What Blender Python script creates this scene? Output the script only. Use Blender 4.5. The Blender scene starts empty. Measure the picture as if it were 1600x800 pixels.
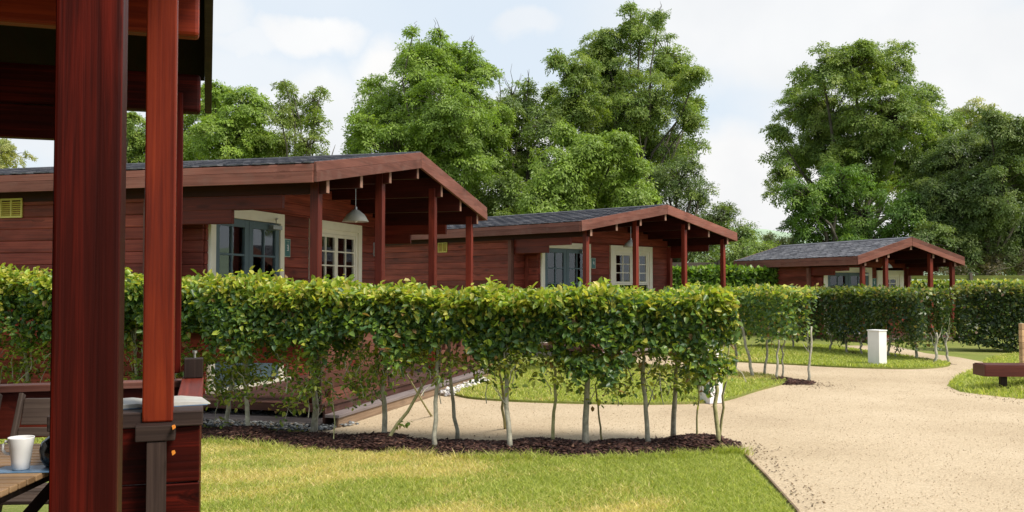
import bpy, math, random
import numpy as np
from mathutils import Vector, Matrix
R = math.radians
random.seed(7); rng = np.random.default_rng(7)
sc = bpy.context.scene
COL = sc.collection

# ------------------------------------------------------------------ camera, sky, sun, exposure
FPX, HPX, EYE = 1454.0, 45.0, 1.6           # focal length in photo pixels, horizon offset, eye height
PITCH = math.atan2(HPX, FPX)
cam = bpy.data.objects.new('camera', bpy.data.cameras.new('camera')); COL.objects.link(cam)
cam.location = (0, 0, EYE); cam.rotation_euler = (math.pi / 2 + PITCH, 0, 0)
cam.data.sensor_width = 36; cam.data.lens = 36 * FPX / 1600
cam.data.clip_start = 0.05; cam.data.clip_end = 5000
sc.camera = cam

SUN_EL, SUN_HEAD = 53.0, 124.0              # heading clockwise from +Y
SUN_STRENGTH, SUN_ANGLE = 3.6, 22.0
sv = Vector((math.sin(R(SUN_HEAD)) * math.cos(R(SUN_EL)), math.cos(R(SUN_HEAD)) * math.cos(R(SUN_EL)), math.sin(R(SUN_EL))))
sl = bpy.data.lights.new('sun', 'SUN'); sl.energy = SUN_STRENGTH; sl.angle = R(SUN_ANGLE); sl.color = (1.0, .93, .80)
so = bpy.data.objects.new('sun', sl); COL.objects.link(so); so.rotation_euler = sv.to_track_quat('Z', 'Y').to_euler(); so.location = (0, 0, 60)

sc.view_settings.view_transform = 'Standard'; sc.view_settings.look = 'None'
sc.view_settings.exposure = 0.5; sc.view_settings.gamma = 1.0; sc.view_settings.use_curve_mapping = False
sc.cycles.max_bounces = 8; sc.cycles.transparent_max_bounces = 12
sc.cycles.use_denoising = True

def pdir(px, py):
    """photo pixel -> world direction"""
    x, z = (px - 800) / FPX, (400 - py) / FPX
    c, s = math.cos(PITCH), math.sin(PITCH)
    return Vector((x, c - z * s, s + z * c))
def at(px, py, Y):
    d = pdir(px, py); return Vector((d.x / d.y * Y, Y, EYE + d.z / d.y * Y))
def gnd(px, py, z=0.0):
    d = pdir(px, py); t = (z - EYE) / d.z; return Vector((d.x * t, d.y * t, z))

W = bpy.data.worlds.new('World'); sc.world = W; W.use_nodes = True
nt = W.node_tree; nt.nodes.clear()
def N(t, **kw):
    n = nt.nodes.new(t)
    for k, v in kw.items():
        if k.startswith('i_'):
            n.inputs[int(k[2:])].default_value = v
        else: setattr(n, k, v)
    return n
out = N('ShaderNodeOutputWorld'); bg = N('ShaderNodeBackground'); bg.inputs[1].default_value = 0.084
sky = N('ShaderNodeTexSky', sky_type='NISHITA', sun_disc=False, sun_elevation=R(SUN_EL), sun_rotation=R(SUN_HEAD), dust_density=2.0, ozone_density=1.0)
tc = N('ShaderNodeTexCoord')
n1 = N('ShaderNodeTexNoise'); n1.inputs['Scale'].default_value = 9; n1.inputs['Detail'].default_value = 7; n1.inputs['Roughness'].default_value = .55
nt.links.new(tc.outputs['Generated'], n1.inputs['Vector'])
sub = N('ShaderNodeVectorMath', operation='SUBTRACT'); nt.links.new(n1.outputs['Color'], sub.inputs[0]); sub.inputs[1].default_value = (.5, .5, .5)
scl = N('ShaderNodeVectorMath', operation='MULTIPLY'); nt.links.new(sub.outputs[0], scl.inputs[0]); scl.inputs[1].default_value = (.13, .06, .085)
add = N('ShaderNodeVectorMath', operation='ADD'); nt.links.new(tc.outputs['Generated'], add.inputs[0]); nt.links.new(scl.outputs[0], add.inputs[1])
# cumulus banks standing in fixed directions of the sky
cur = None
for (px, py, rx, rz, w) in [(470, 60, 95, 34, .85), (370, 70, 60, 24, .6), (640, 125, 95, 62, 1.0), (1160, 275, 130, 85, 1.0), (500, 190, 150, 80, .8), (330, 120, 170, 45, .45),
                         (330, 20, 50, 45, .6), (1290, 20, 330, 110, .85), (1560, 130, 330, 140, .9), (830, 40, 60, 25, .5), (800, 250, 200, 110, 1.0), (1300, 330, 400, 110, 1.0), (100, 200, 300, 60, .6)]:
    d = pdir(px, py).normalized()
    s_ = N('ShaderNodeVectorMath', operation='SUBTRACT'); nt.links.new(add.outputs[0], s_.inputs[0]); s_.inputs[1].default_value = d
    m_ = N('ShaderNodeVectorMath', operation='MULTIPLY'); nt.links.new(s_.outputs[0], m_.inputs[0]); m_.inputs[1].default_value = (FPX / rx, FPX / (rx * 1.4), FPX / rz)
    l_ = N('ShaderNodeVectorMath', operation='LENGTH'); nt.links.new(m_.outputs[0], l_.inputs[0])
    r_ = N('ShaderNodeMapRange', interpolation_type='SMOOTHSTEP'); nt.links.new(l_.outputs['Value'], r_.inputs[0])
    r_.inputs[1].default_value = 1.25; r_.inputs[2].default_value = .55; r_.inputs[3].default_value = 0; r_.inputs[4].default_value = w
    if cur is None: cur = r_.outputs[0]
    else:
        mx = N('ShaderNodeMath', operation='MAXIMUM'); nt.links.new(cur, mx.inputs[0]); nt.links.new(r_.outputs[0], mx.inputs[1]); cur = mx.outputs[0]
# broken cloud over the rest of the sky
n2 = N('ShaderNodeTexNoise'); n2.inputs['Scale'].default_value = 2.2; n2.inputs['Detail'].default_value = 8
nt.links.new(tc.outputs['Generated'], n2.inputs['Vector'])
r2 = N('ShaderNodeMapRange'); nt.links.new(n2.outputs['Fac'], r2.inputs[0]); r2.inputs[1].default_value = .45; r2.inputs[2].default_value = .7; r2.inputs[4].default_value = .35
mx = N('ShaderNodeMath', operation='MAXIMUM'); nt.links.new(cur, mx.inputs[0]); nt.links.new(r2.outputs[0], mx.inputs[1]); cur = mx.outputs[0]
# thin veil whitening the blue
veil = N('ShaderNodeMix', data_type='RGBA'); veil.inputs['Factor'].default_value = .84; nt.links.new(sky.outputs[0], veil.inputs['A']); veil.inputs['B'].default_value = (7.1, 7.9, 8.7, 1)
n3 = N('ShaderNodeTexNoise'); n3.inputs['Scale'].default_value = 5; n3.inputs['Detail'].default_value = 5; nt.links.new(tc.outputs['Generated'], n3.inputs['Vector'])
cr = N('ShaderNodeValToRGB'); nt.links.new(n3.outputs['Fac'], cr.inputs[0])
cr.color_ramp.elements[0].position = .3; cr.color_ramp.elements[0].color = (.73, .74, .755, 1); cr.color_ramp.elements[1].position = .68; cr.color_ramp.elements[1].color = (.885, .875, .86, 1)
cm = N('ShaderNodeVectorMath', operation='SCALE'); nt.links.new(cr.outputs[0], cm.inputs[0]); cm.inputs['Scale'].default_value = 10
mix = N('ShaderNodeMix', data_type='RGBA'); nt.links.new(cur, mix.inputs['Factor']); nt.links.new(veil.outputs['Result'], mix.inputs['A']); nt.links.new(cm.outputs[0], mix.inputs['B'])
nt.links.new(mix.outputs['Result'], bg.inputs[0]); nt.links.new(bg.outputs[0], out.inputs[0])

# ------------------------------------------------------------------ helpers
def tag(o, label=None, cat=None, group=None, kind=None):
    if label: o['label'] = label
    if cat: o['category'] = cat
    if group: o['group'] = group
    if kind: o['kind'] = kind
    return o
def empty(name, loc, rz=0.0):
    o = bpy.data.objects.new(name, None); COL.objects.link(o); o.location = loc; o.rotation_euler = (0, 0, rz); o.empty_display_size = .2
    return o

class MB:
    """collects shapes and links them as ONE mesh object"""
    def __init__(s): s.v = []; s.f = []; s.uv = []; s.r = []; s.M = None; s.tint = None
    def _add(s, vs, fs, uvs, rnd=None):
        b = len(s.v)
        if s.M is not None: vs = [s.M @ Vector(p) for p in vs]
        s.v += [tuple(p) for p in vs]; rnd = random.random() if rnd is None else rnd
        for f, uv in zip(fs, uvs):
            s.f.append([b + i for i in f]); s.uv += uv; s.r.append(rnd)
    def obox(s, c, X, Y, Z, grain=None, rnd=None):
        """centre c and three half-axis vectors"""
        c, A = Vector(c), [Vector(X), Vector(Y), Vector(Z)]
        if A[0].cross(A[1]).dot(A[2]) < 0: A[0] = -A[0]
        L = [a.length for a in A]; g = grain if grain is not None else max(range(3), key=lambda i: L[i])
        vs = [c + A[0] * x + A[1] * y + A[2] * z for x in (-1, 1) for y in (-1, 1) for z in (-1, 1)]
        F = [((0, 1, 3, 2), 0), ((4, 6, 7, 5), 0), ((0, 4, 5, 1), 1), ((2, 3, 7, 6), 1), ((0, 2, 6, 4), 2), ((1, 5, 7, 3), 2)]
        ox, oy = random.uniform(0, 50), random.uniform(0, 50); uvs = []
        for f, ax in F:
            oth = [i for i in range(3) if i != ax]
            if g in oth: gi = g; oi = [i for i in oth if i != g][0]
            else: gi, oi = oth
            q = []
            for i in f:
                sg = ((1 if i & 4 else -1), (1 if i & 2 else -1), (1 if i & 1 else -1))
                q.append((ox + sg[gi] * L[gi] + (0 if g in oth else 7), oy + sg[oi] * L[oi] + ax * .37))
            uvs.append(q)
        s._add(vs, [f for f, _ in F], uvs, rnd)
    def box(s, x0, x1, y0, y1, z0, z1, grain=None, rnd=None):
        s.obox(((x0 + x1) / 2, (y0 + y1) / 2, (z0 + z1) / 2), ((x1 - x0) / 2, 0, 0), (0, (y1 - y0) / 2, 0), (0, 0, (z1 - z0) / 2), grain, rnd)
    def prism(s, pts, axis, a, b, rnd=None):
        """polygon pts (2D) extruded along axis 0/1/2 from a to b"""
        n = len(pts)
        def P(p, t): return [(t, p[0], p[1]), (p[0], t, p[1]), (p[0], p[1], t)][axis]
        vs = [P(p, a) for p in pts] + [P(p, b) for p in pts]
        ar = sum(pts[i][0] * pts[(i + 1) % n][1] - pts[(i + 1) % n][0] * pts[i][1] for i in range(n))
        flip = (ar < 0) != (axis == 1)
        fs = []; uvs = []; o = random.uniform(0, 30)
        for i in range(n):
            j = (i + 1) % n; f = (i, j, n + j, n + i); d = math.dist(pts[i], pts[j])
            u = [(o, i * .3), (o, i * .3 + d), (o + abs(b - a), i * .3 + d), (o + abs(b - a), i * .3)]
            if b < a: f = f[::-1]; u = u[::-1]
            if flip: f = f[::-1]; u = u[::-1]
            fs.append(f); uvs.append(u)
        e0 = tuple(range(n)); e1 = tuple(range(n, 2 * n)); up = [(o + p[0], p[1]) for p in pts]
        if (b > a) != flip: fs += [e0[::-1], e1]; uvs += [up[::-1], up]
        else: fs += [e0, e1[::-1]]; uvs += [up, up[::-1]]
        s._add(vs, fs, uvs, rnd)
    def tube(s, pts, rad, n=6, rnd=None):
        pts = [Vector(p) for p in pts]; vs = []; fs = []; uvs = []; up = Vector((0, 0, 1))
        if not hasattr(rad, '__len__'): rad = [rad] * len(pts)
        ln = 0; o = random.uniform(0, 30); LN = []
        for i, p in enumerate(pts):
            t = (pts[min(i + 1, len(pts) - 1)] - pts[max(i - 1, 0)]).normalized()
            a = t.cross(up if abs(t.z) < .9 else Vector((1, 0, 0))).normalized(); b = t.cross(a)
            if i: ln += (p - pts[i - 1]).length
            LN.append(ln)
            for k in range(n):
                an = 2 * math.pi * k / n; vs.append(p + (a * math.cos(an) + b * math.sin(an)) * rad[i])
        for i in range(len(pts) - 1):
            for k in range(n):
                k2 = (k + 1) % n
                fs.append((i * n + k, i * n + k2, (i + 1) * n + k2, (i + 1) * n + k)[::-1])
                uvs.append([(o + LN[i], k * .03), (o + LN[i], k * .03 + .03), (o + LN[i + 1], k * .03 + .03), (o + LN[i + 1], k * .03)][::-1])
        fs.append(tuple(range(n))); uvs.append([(o, 0)] * n); fs.append(tuple(range((len(pts) - 1) * n, len(pts) * n))[::-1]); uvs.append([(o, 0)] * n)
        s._add(vs, fs, uvs, rnd)
    def lathe(s, prof, c=(0, 0, 0), n=24, rnd=None):
        c = Vector(c); vs = []; fs = []; uvs = []
        for r, z in prof:
            for k in range(n): a = 2 * math.pi * k / n; vs.append(c + Vector((r * math.cos(a), r * math.sin(a), z)))
        for i in range(len(prof) - 1):
            for k in range(n):
                k2 = (k + 1) % n; fs.append((i * n + k, i * n + k2, (i + 1) * n + k2, (i + 1) * n + k)); uvs.append([(k / n, i), ((k + 1) / n, i), ((k + 1) / n, i + 1), (k / n, i + 1)])
        s._add(vs, fs, uvs, rnd)
    def build(s, name, mat, parent=None, bevel=0.0, smooth=False, loc=None):
        me = bpy.data.meshes.new(name); me.from_pydata(s.v, [], s.f)
        uvl = me.uv_layers.new(name='UVMap'); uvl.data.foreach_set('uv', np.array(s.uv, dtype=np.float32).ravel())
        at_ = me.attributes.new('rnd', 'FLOAT', 'FACE'); at_.data.foreach_set('value', np.array(s.r, dtype=np.float32))
        me.materials.append(mat)
        if smooth: me.polygons.foreach_set('use_smooth', [True] * len(me.polygons))
        o = bpy.data.objects.new(name, me); COL.objects.link(o)
        if parent is not None: o.parent = parent
        if loc is not None: o.location = loc
        if bevel:
            m = o.modifiers.new('bevel', 'BEVEL'); m.width = bevel; m.segments = 2; m.limit_method = 'ANGLE'; m.harden_normals = False
        return o

def nmesh(name, co, quads, mat, parent=None, col=None, smooth=False):
    """fast mesh from numpy: co (n,3), quads (m,3|4), col (n,3) per point"""
    me = bpy.data.meshes.new(name); n = len(co); m, k = quads.shape
    me.vertices.add(n); me.vertices.foreach_set('co', co.astype(np.float32).ravel())
    me.loops.add(m * k); me.loops.foreach_set('vertex_index', quads.astype(np.int32).ravel())
    me.polygons.add(m); me.polygons.foreach_set('loop_start', np.arange(0, m * k, k, dtype=np.int32)); 
    try: me.polygons.foreach_set('loop_total', np.full(m, k, dtype=np.int32))
    except Exception: pass
    me.update(calc_edges=True)
    if col is not None:
        a = me.attributes.new('Col', 'FLOAT_COLOR', 'POINT'); a.data.foreach_set('color', np.concatenate([col, np.ones((n, 1))], 1).astype(np.float32).ravel())
    if smooth: me.polygons.foreach_set('use_smooth', np.ones(m, dtype=bool))
    me.materials.append(mat)
    o = bpy.data.objects.new(name, me); COL.objects.link(o)
    if parent is not None: o.parent = parent
    return o

# ------------------------------------------------------------------ materials
def mat_new(name):
    m = bpy.data.materials.new(name); m.use_nodes = True; t = m.node_tree; b = t.nodes['Principled BSDF']; return m, t, b
def nn(t, ty, **kw):
    n = t.nodes.new(ty)
    for k, v in kw.items(): setattr(n, k, v)
    return n
def ramp(t, stops, fac=None):
    r = nn(t, 'ShaderNodeValToRGB'); e = r.color_ramp.elements
    e[0].position, e[0].color = stops[0][0], (*stops[0][1], 1); e[1].position, e[1].color = stops[-1][0], (*stops[-1][1], 1)
    for p, c in stops[1:-1]: x = e.new(p); x.color = (*c, 1)
    if fac is not None: t.links.new(fac, r.inputs[0])
    return r
def simple(name, c, rough=.5, metal=0.0, noise=0.0, scale=8, spec=None):
    m, t, b = mat_new(name); b.inputs['Roughness'].default_value = rough; b.inputs['Metallic'].default_value = metal
    if spec is not None: b.inputs['Specular IOR Level'].default_value = spec
    co = nn(t, 'ShaderNodeTexCoord'); n = nn(t, 'ShaderNodeTexNoise'); n.inputs['Scale'].default_value = scale; n.inputs['Detail'].default_value = 6
    t.links.new(co.outputs['Object'], n.inputs['Vector'])
    k = noise if noise else .08
    r = ramp(t, [(.3, tuple(x * (1 - k) for x in c)), (.7, tuple(min(1, x * (1 + k)) for x in c))], n.outputs['Fac'])
    t.links.new(r.outputs[0], b.inputs['Base Color'])
    bp = nn(t, 'ShaderNodeBump'); bp.inputs['Strength'].default_value = .08; bp.inputs['Distance'].default_value = .01; t.links.new(n.outputs['Fac'], bp.inputs['Height']); t.links.new(bp.outputs[0], b.inputs['Normal'])
    return m
def wood(name, dark, mid, light, rough=.45, coat=0.0, knots=1.0, fine=55, bump=.25, weather=.0, kth=.6, kdark=.28):
    """stained timber: grain runs along UV x"""
    m, t, b = mat_new(name); L = t.links.new
    uv = nn(t, 'ShaderNodeUVMap'); uv.uv_map = 'UVMap'
    at_ = nn(t, 'ShaderNodeAttribute'); at_.attribute_name = 'rnd'
    # knots bend the grain
    mk = nn(t, 'ShaderNodeMapping'); mk.inputs['Scale'].default_value = (2.2, 7.5, 1); L(uv.outputs[0], mk.inputs[0])
    vo = nn(t, 'ShaderNodeTexVoronoi'); vo.inputs['Scale'].default_value = 1.0; L(mk.outputs[0], vo.inputs['Vector'])
    kn = nn(t, 'ShaderNodeMapRange'); L(vo.outputs['Distance'], kn.inputs[0]); kn.inputs[1].default_value = .05; kn.inputs[2].default_value = .32; kn.inputs[3].default_value = 1; kn.inputs[4].default_value = 0
    # only some cells carry a knot
    sel = nn(t, 'ShaderNodeSeparateColor'); L(vo.outputs['Color'], sel.inputs[0])
    gt = nn(t, 'ShaderNodeMath', operation='GREATER_THAN'); L(sel.outputs[0], gt.inputs[0]); gt.inputs[1].default_value = kth
    km = nn(t, 'ShaderNodeMath', operation='MULTIPLY'); L(kn.outputs[0], km.inputs[0]); L(gt.outputs[0], km.inputs[1])
    mp = nn(t, 'ShaderNodeMapping'); mp.inputs['Scale'].default_value = (1.1, fine, 1); L(uv.outputs[0], mp.inputs[0])
    off = nn(t, 'ShaderNodeCombineXYZ'); k3 = nn(t, 'ShaderNodeMath', operation='MULTIPLY'); L(km.outputs[0], k3.inputs[0]); k3.inputs[1].default_value = 2.5; L(k3.outputs[0], off.inputs[1]); L(k3.outputs[0], off.inputs[0])
    ad = nn(t, 'ShaderNodeVectorMath', operation='ADD'); L(mp.outputs[0], ad.inputs[0]); L(off.outputs[0], ad.inputs[1])
    gr = nn(t, 'ShaderNodeTexNoise'); gr.inputs['Scale'].default_value = 1; gr.inputs['Detail'].default_value = 5; gr.inputs['Roughness'].default_value = .6; gr.inputs['Distortion'].default_value = .4; L(ad.outputs[0], gr.inputs['Vector'])
    m2 = nn(t, 'ShaderNodeMapping'); m2.inputs['Scale'].default_value = (1.3, 5, 1); L(uv.outputs[0], m2.inputs[0])
    bl = nn(t, 'ShaderNodeTexNoise'); bl.inputs['Scale'].default_value = 1; bl.inputs['Detail'].default_value = 4; L(m2.outputs[0], bl.inputs['Vector'])
    mixf = nn(t, 'ShaderNodeMath', operation='MULTIPLY_ADD'); L(gr.outputs['Fac'], mixf.inputs[0]); mixf.inputs[1].default_value = .55
    b2 = nn(t, 'ShaderNodeMath', operation='MULTIPLY'); L(bl.outputs['Fac'], b2.inputs[0]); b2.inputs[1].default_value = .45; L(b2.outputs[0], mixf.inputs[2])
    cr_ = ramp(t, [(.34, dark), (.5, mid), (.68, light)], mixf.outputs[0])
    # per-piece tint
    tm = nn(t, 'ShaderNodeMapRange'); L(at_.outputs['Fac'], tm.inputs[0]); tm.inputs[3].default_value = .66; tm.inputs[4].default_value = 1.3
    hs = nn(t, 'ShaderNodeHueSaturation'); L(cr_.outputs[0], hs.inputs['Color']); L(tm.outputs[0], hs.inputs['Value'])
    mk2 = nn(t, 'ShaderNodeMix', data_type='RGBA'); L(hs.outputs[0], mk2.inputs['A']); mk2.inputs['B'].default_value = (*[x * kdark for x in dark], 1)
    kf = nn(t, 'ShaderNodeMath', operation='MULTIPLY'); L(km.outputs[0], kf.inputs[0]); kf.inputs[1].default_value = .8 * knots; L(kf.outputs[0], mk2.inputs['Factor'])
    last = mk2.outputs['Result']
    if weather:
        wn = nn(t, 'ShaderNodeTexNoise'); wn.inputs['Scale'].default_value = 3.5; wn.inputs['Detail'].default_value = 8; wn.inputs['Roughness'].default_value = .7
        L(uv.outputs[0], wn.inputs['Vector']); wr = nn(t, 'ShaderNodeMapRange'); L(wn.outputs['Fac'], wr.inputs[0]); wr.inputs[1].default_value = .5; wr.inputs[2].default_value = .75; wr.inputs[4].default_value = weather
        mw = nn(t, 'ShaderNodeMix', data_type='RGBA'); L(wr.outputs[0], mw.inputs['Factor']); L(last, mw.inputs['A']); mw.inputs['B'].default_value = (.19, .12, .10, 1); last = mw.outputs['Result']
    L(last, b.inputs['Base Color'])
    rr = nn(t, 'ShaderNodeMapRange'); L(gr.outputs['Fac'], rr.inputs[0]); rr.inputs[3].default_value = rough - .12; rr.inputs[4].default_value = rough + .15; L(rr.outputs[0], b.inputs['Roughness'])
    b.inputs['Coat Weight'].default_value = coat; b.inputs['Coat Roughness'].default_value = .18; b.inputs['Specular IOR Level'].default_value = .22
    bp = nn(t, 'ShaderNodeBump'); bp.inputs['Strength'].default_value = bump; bp.inputs['Distance'].default_value = .004; L(gr.outputs['Fac'], bp.inputs['Height']); L(bp.outputs[0], b.inputs['Normal'])
    return m
M = {}
M['siding'] = wood('red stained siding', (.085, .018, .012), (.20, .041, .027), (.33, .078, .050), .55, 0, .85, 45, .3, .15)
M['purlin'] = wood('purlin wood in shade tone', (.025, .004, .003), (.050, .008, .005), (.09, .014, .009), .55, 0, .6, 45, .25)  # beam wood darkened: the porch shade is painted into its colour
M['trimwood'] = wood('weathered red trim', (.115, .042, .030), (.185, .070, .052), (.26, .110, .084), .6, 0, .6, 50, .3, .5)
M['beam'] = wood('red stained beam', (.070, .011, .007), (.130, .020, .011), (.21, .034, .018), .5, .05, .8, 45, .25)
M['post_near'] = wood('glossy orange red post', (.060, .0050, .0018), (.150, .0145, .003), (.26, .032, .006), .45, .08, 1.15, 44, .3, 0, .35, .15)
M['post_shaded'] = wood('glossy red post in shade tone', (.018, .0014, .0009), (.042, .0034, .0018), (.17, .013, .006), .5, .0, 1.15, 52, .5, 0, .4, .1)  # darker copy of the post wood, with shade put into the colour
M['post_shaded'].node_tree.nodes['Principled BSDF'].inputs['Specular IOR Level'].default_value = .1
M['oldwood'] = wood('weathered dark timber', (.013, .007, .006), (.034, .020, .017), (.070, .044, .036), .65, 0, .6, 40, .6)
M['endgrain'] = wood('pale end grain', (.17, .085, .06), (.27, .15, .11), (.36, .22, .17), .6, 0, 0, 30, .3)
M['soffit'] = wood('soffit boards in shade tone', (.004, .0012, .001), (.008, .0024, .002), (.014, .004, .003), .6, 0, .5, 40, .2)  # near-black base colour stands in for the shade under the roof
M['deckwood'] = wood('red brown deck boards', (.04, .017, .014), (.08, .036, .029), (.13, .06, .048), .6, 0, .6, 40, .4, .4)
M['greyplank'] = wood('grey weathered plank', (.12, .095, .10), (.20, .165, .165), (.30, .25, .245), .65, 0, .4, 50, .5)
M['railwood'] = wood('brown rail boards', (.055, .020, .014), (.105, .038, .027), (.16, .062, .046), .6, 0, .7, 45, .35, .3)
M['riser'] = wood('dull brown riser board', (.13, .085, .055), (.20, .135, .09), (.27, .19, .13), .7, 0, .5, 45, .3)
M['palewood'] = wood('pale sawn timber', (.36, .22, .115), (.50, .32, .17), (.62, .43, .25), .6, 0, .5, 45, .3)
M['chairwood'] = wood('grey brown garden chair timber', (.055, .038, .032), (.095, .068, .056), (.145, .108, .09), .5, 0, .4, 60, .3)
M['tablewood'] = wood('light brown garden table timber', (.17, .095, .048), (.27, .165, .088), (.37, .25, .145), .5, 0, .4, 60, .3)
M['benchwood'] = wood('dark red ribbed bench timber', (.05, .013, .011), (.09, .021, .016), (.14, .036, .026), .45, .1, .4, 120, .6)
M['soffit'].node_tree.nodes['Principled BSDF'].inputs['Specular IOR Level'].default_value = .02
M['fencewood'] = wood('grey fence timber', (.07, .055, .045), (.12, .095, .075), (.18, .145, .115), .7, 0, .5, 40, .5)
M['mossrail'] = wood('mossy fence rail', (.07, .075, .02), (.13, .15, .035), (.20, .23, .055), .8, 0, .3, 30, .6)
M['cream'] = simple('cream paint', (.88, .83, .68), .45, 0, .05, 5)
M['white'] = simple('white painted board', (.78, .76, .76), .5, 0, .06, 4)
M['blue'] = simple('slate blue door paint', (.085, .135, .16), .4, 0, .08, 5)
M['yellow'] = simple('faded yellow plastic', (.62, .53, .12), .5, 0, .08, 10)
M['teal'] = simple('teal sign panel', (.035, .15, .15), .4)
M['signrim'] = simple('pale sign border', (.42, .50, .42), .4)
M['enamel'] = simple('pale enamel lampshade', (.62, .62, .58), .35)
M['metal'] = simple('galvanised metal', (.45, .45, .44), .35, .9)
M['black'] = simple('black metal', (.012, .012, .013), .4)
M['china'] = simple('white glazed china', (.80, .80, .82), .15)
M['blackglaze'] = simple('black glazed pot', (.008, .008, .009), .2)
M['bluecard'] = simple('blue printed card', (.10, .19, .32), .35, 0, .2, 30)
M['paper'] = simple('white magazine paper', (.50, .49, .46), .35, 0, .12, 14)
M['curtain'] = simple('white curtain', (.72, .72, .72), .8)
M['greybox'] = simple('grey plastic box', (.50, .52, .54), .5)
M['orange'] = simple('orange plastic clip', (.75, .25, .03), .4)
M['hill'] = simple('far pasture', (.27, .36, .25), .9, 0, .18, .02)
m, t, b = mat_new('window glass'); b.inputs['Base Color'].default_value = (.9, .95, .93, 1); b.inputs['Roughness'].default_value = .02
mixs = nn(t, 'ShaderNodeMixShader'); tr = nn(t, 'ShaderNodeBsdfTransparent'); gl = nn(t, 'ShaderNodeBsdfGlossy'); gl.inputs['Roughness'].default_value = .02
tr.inputs[0].default_value = (.88, .91, .9, 1); fr = nn(t, 'ShaderNodeFresnel'); fr.inputs[0].default_value = 1.9
t.links.new(fr.outputs[0], mixs.inputs[0]); t.links.new(tr.outputs[0], mixs.inputs[1]); t.links.new(gl.outputs[0], mixs.inputs[2]); t.links.new(mixs.outputs[0], t.nodes['Material Output'].inputs[0]); M['glass'] = m

def shingle_mat():
    m, t, b = mat_new('slate grey felt shingles'); L = t.links.new
    a = nn(t, 'ShaderNodeAttribute'); a.attribute_name = 'rnd'; co = nn(t, 'ShaderNodeTexCoord')
    n = nn(t, 'ShaderNodeTexNoise'); n.inputs['Scale'].default_value = 60; n.inputs['Detail'].default_value = 5; L(co.outputs['Object'], n.inputs['Vector'])
    n2_ = nn(t, 'ShaderNodeTexNoise'); n2_.inputs['Scale'].default_value = 1.3; n2_.inputs['Detail'].default_value = 4; L(co.outputs['Object'], n2_.inputs['Vector'])
    ad = nn(t, 'ShaderNodeMath', operation='ADD'); L(n.outputs['Fac'], ad.inputs[0]); L(a.outputs['Fac'], ad.inputs[1])
    ad2 = nn(t, 'ShaderNodeMath', operation='ADD'); L(ad.outputs[0], ad2.inputs[0]); L(n2_.outputs['Fac'], ad2.inputs[1])
    r = ramp(t, [(.25, (.042, .044, .056)), (.5, (.085, .087, .105)), (.8, (.15, .15, .17))], None)
    mr = nn(t, 'ShaderNodeMapRange'); L(ad2.outputs[0], mr.inputs[0]); mr.inputs[1].default_value = .3; mr.inputs[2].default_value = 2.3; L(mr.outputs[0], r.inputs[0])
    L(r.outputs[0], b.inputs['Base Color']); b.inputs['Roughness'].default_value = .8
    bp = nn(t, 'ShaderNodeBump'); bp.inputs['Strength'].default_value = .5; bp.inputs['Distance'].default_value = .004; L(n.outputs['Fac'], bp.inputs['Height']); L(bp.outputs[0], b.inputs['Normal'])
    return m
M['shingle'] = shingle_mat()

def leaf_mat(name, gloss=.42, transl=.35, spec=.4):
    m, t, b = mat_new(name); L = t.links.new
    a = nn(t, 'ShaderNodeAttribute'); a.attribute_name = 'Col'
    L(a.outputs['Color'], b.inputs['Base Color']); b.inputs['Roughness'].default_value = gloss; b.inputs['Specular IOR Level'].default_value = spec
    tl = nn(t, 'ShaderNodeBsdfTranslucent'); g = nn(t, 'ShaderNodeMix', data_type='RGBA', blend_type='MULTIPLY'); g.inputs['Factor'].default_value = 1
    L(a.outputs['Color'], g.inputs['A']); g.inputs['B'].default_value = (1.7, 1.75, .75, 1); L(g.outputs['Result'], tl.inputs[0])
    ms = nn(t, 'ShaderNodeMixShader'); ms.inputs[0].default_value = transl; L(b.outputs[0], ms.inputs[1]); L(tl.outputs[0], ms.inputs[2]); L(ms.outputs[0], t.nodes['Material Output'].inputs[0])
    return m
M['leaf'] = leaf_mat('beech leaves', .38, .34, .45)
M['treeleaf'] = leaf_mat('tree leaves', .48, .34, .35)
M['blade'] = leaf_mat('grass blades', .55, .4, .25)

def bark(name, c1, c2, sc_=14):
    m, t, b = mat_new(name); L = t.links.new; co = nn(t, 'ShaderNodeTexCoord')
    n = nn(t, 'ShaderNodeTexNoise'); n.inputs['Scale'].default_value = sc_; n.inputs['Detail'].default_value = 7; n.inputs['Roughness'].default_value = .65; L(co.outputs['Object'], n.inputs['Vector'])
    r = ramp(t, [(.32, c1), (.66, c2)], n.outputs['Fac']); L(r.outputs[0], b.inputs['Base Color']); b.inputs['Roughness'].default_value = .8
    bp = nn(t, 'ShaderNodeBump'); bp.inputs['Strength'].default_value = .5; bp.inputs['Distance'].default_value = .01; L(n.outputs['Fac'], bp.inputs['Height']); L(bp.outputs[0], b.inputs['Normal'])
    return m
M['bark'] = bark('grey beech bark', (.22, .21, .16), (.48, .45, .36), 16)
M['barkgreen'] = bark('green tinged bark', (.20, .19, .08), (.42, .40, .20), 16)
M['treebark'] = bark('tree bark', (.035, .03, .02), (.11, .095, .07), 5)

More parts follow.
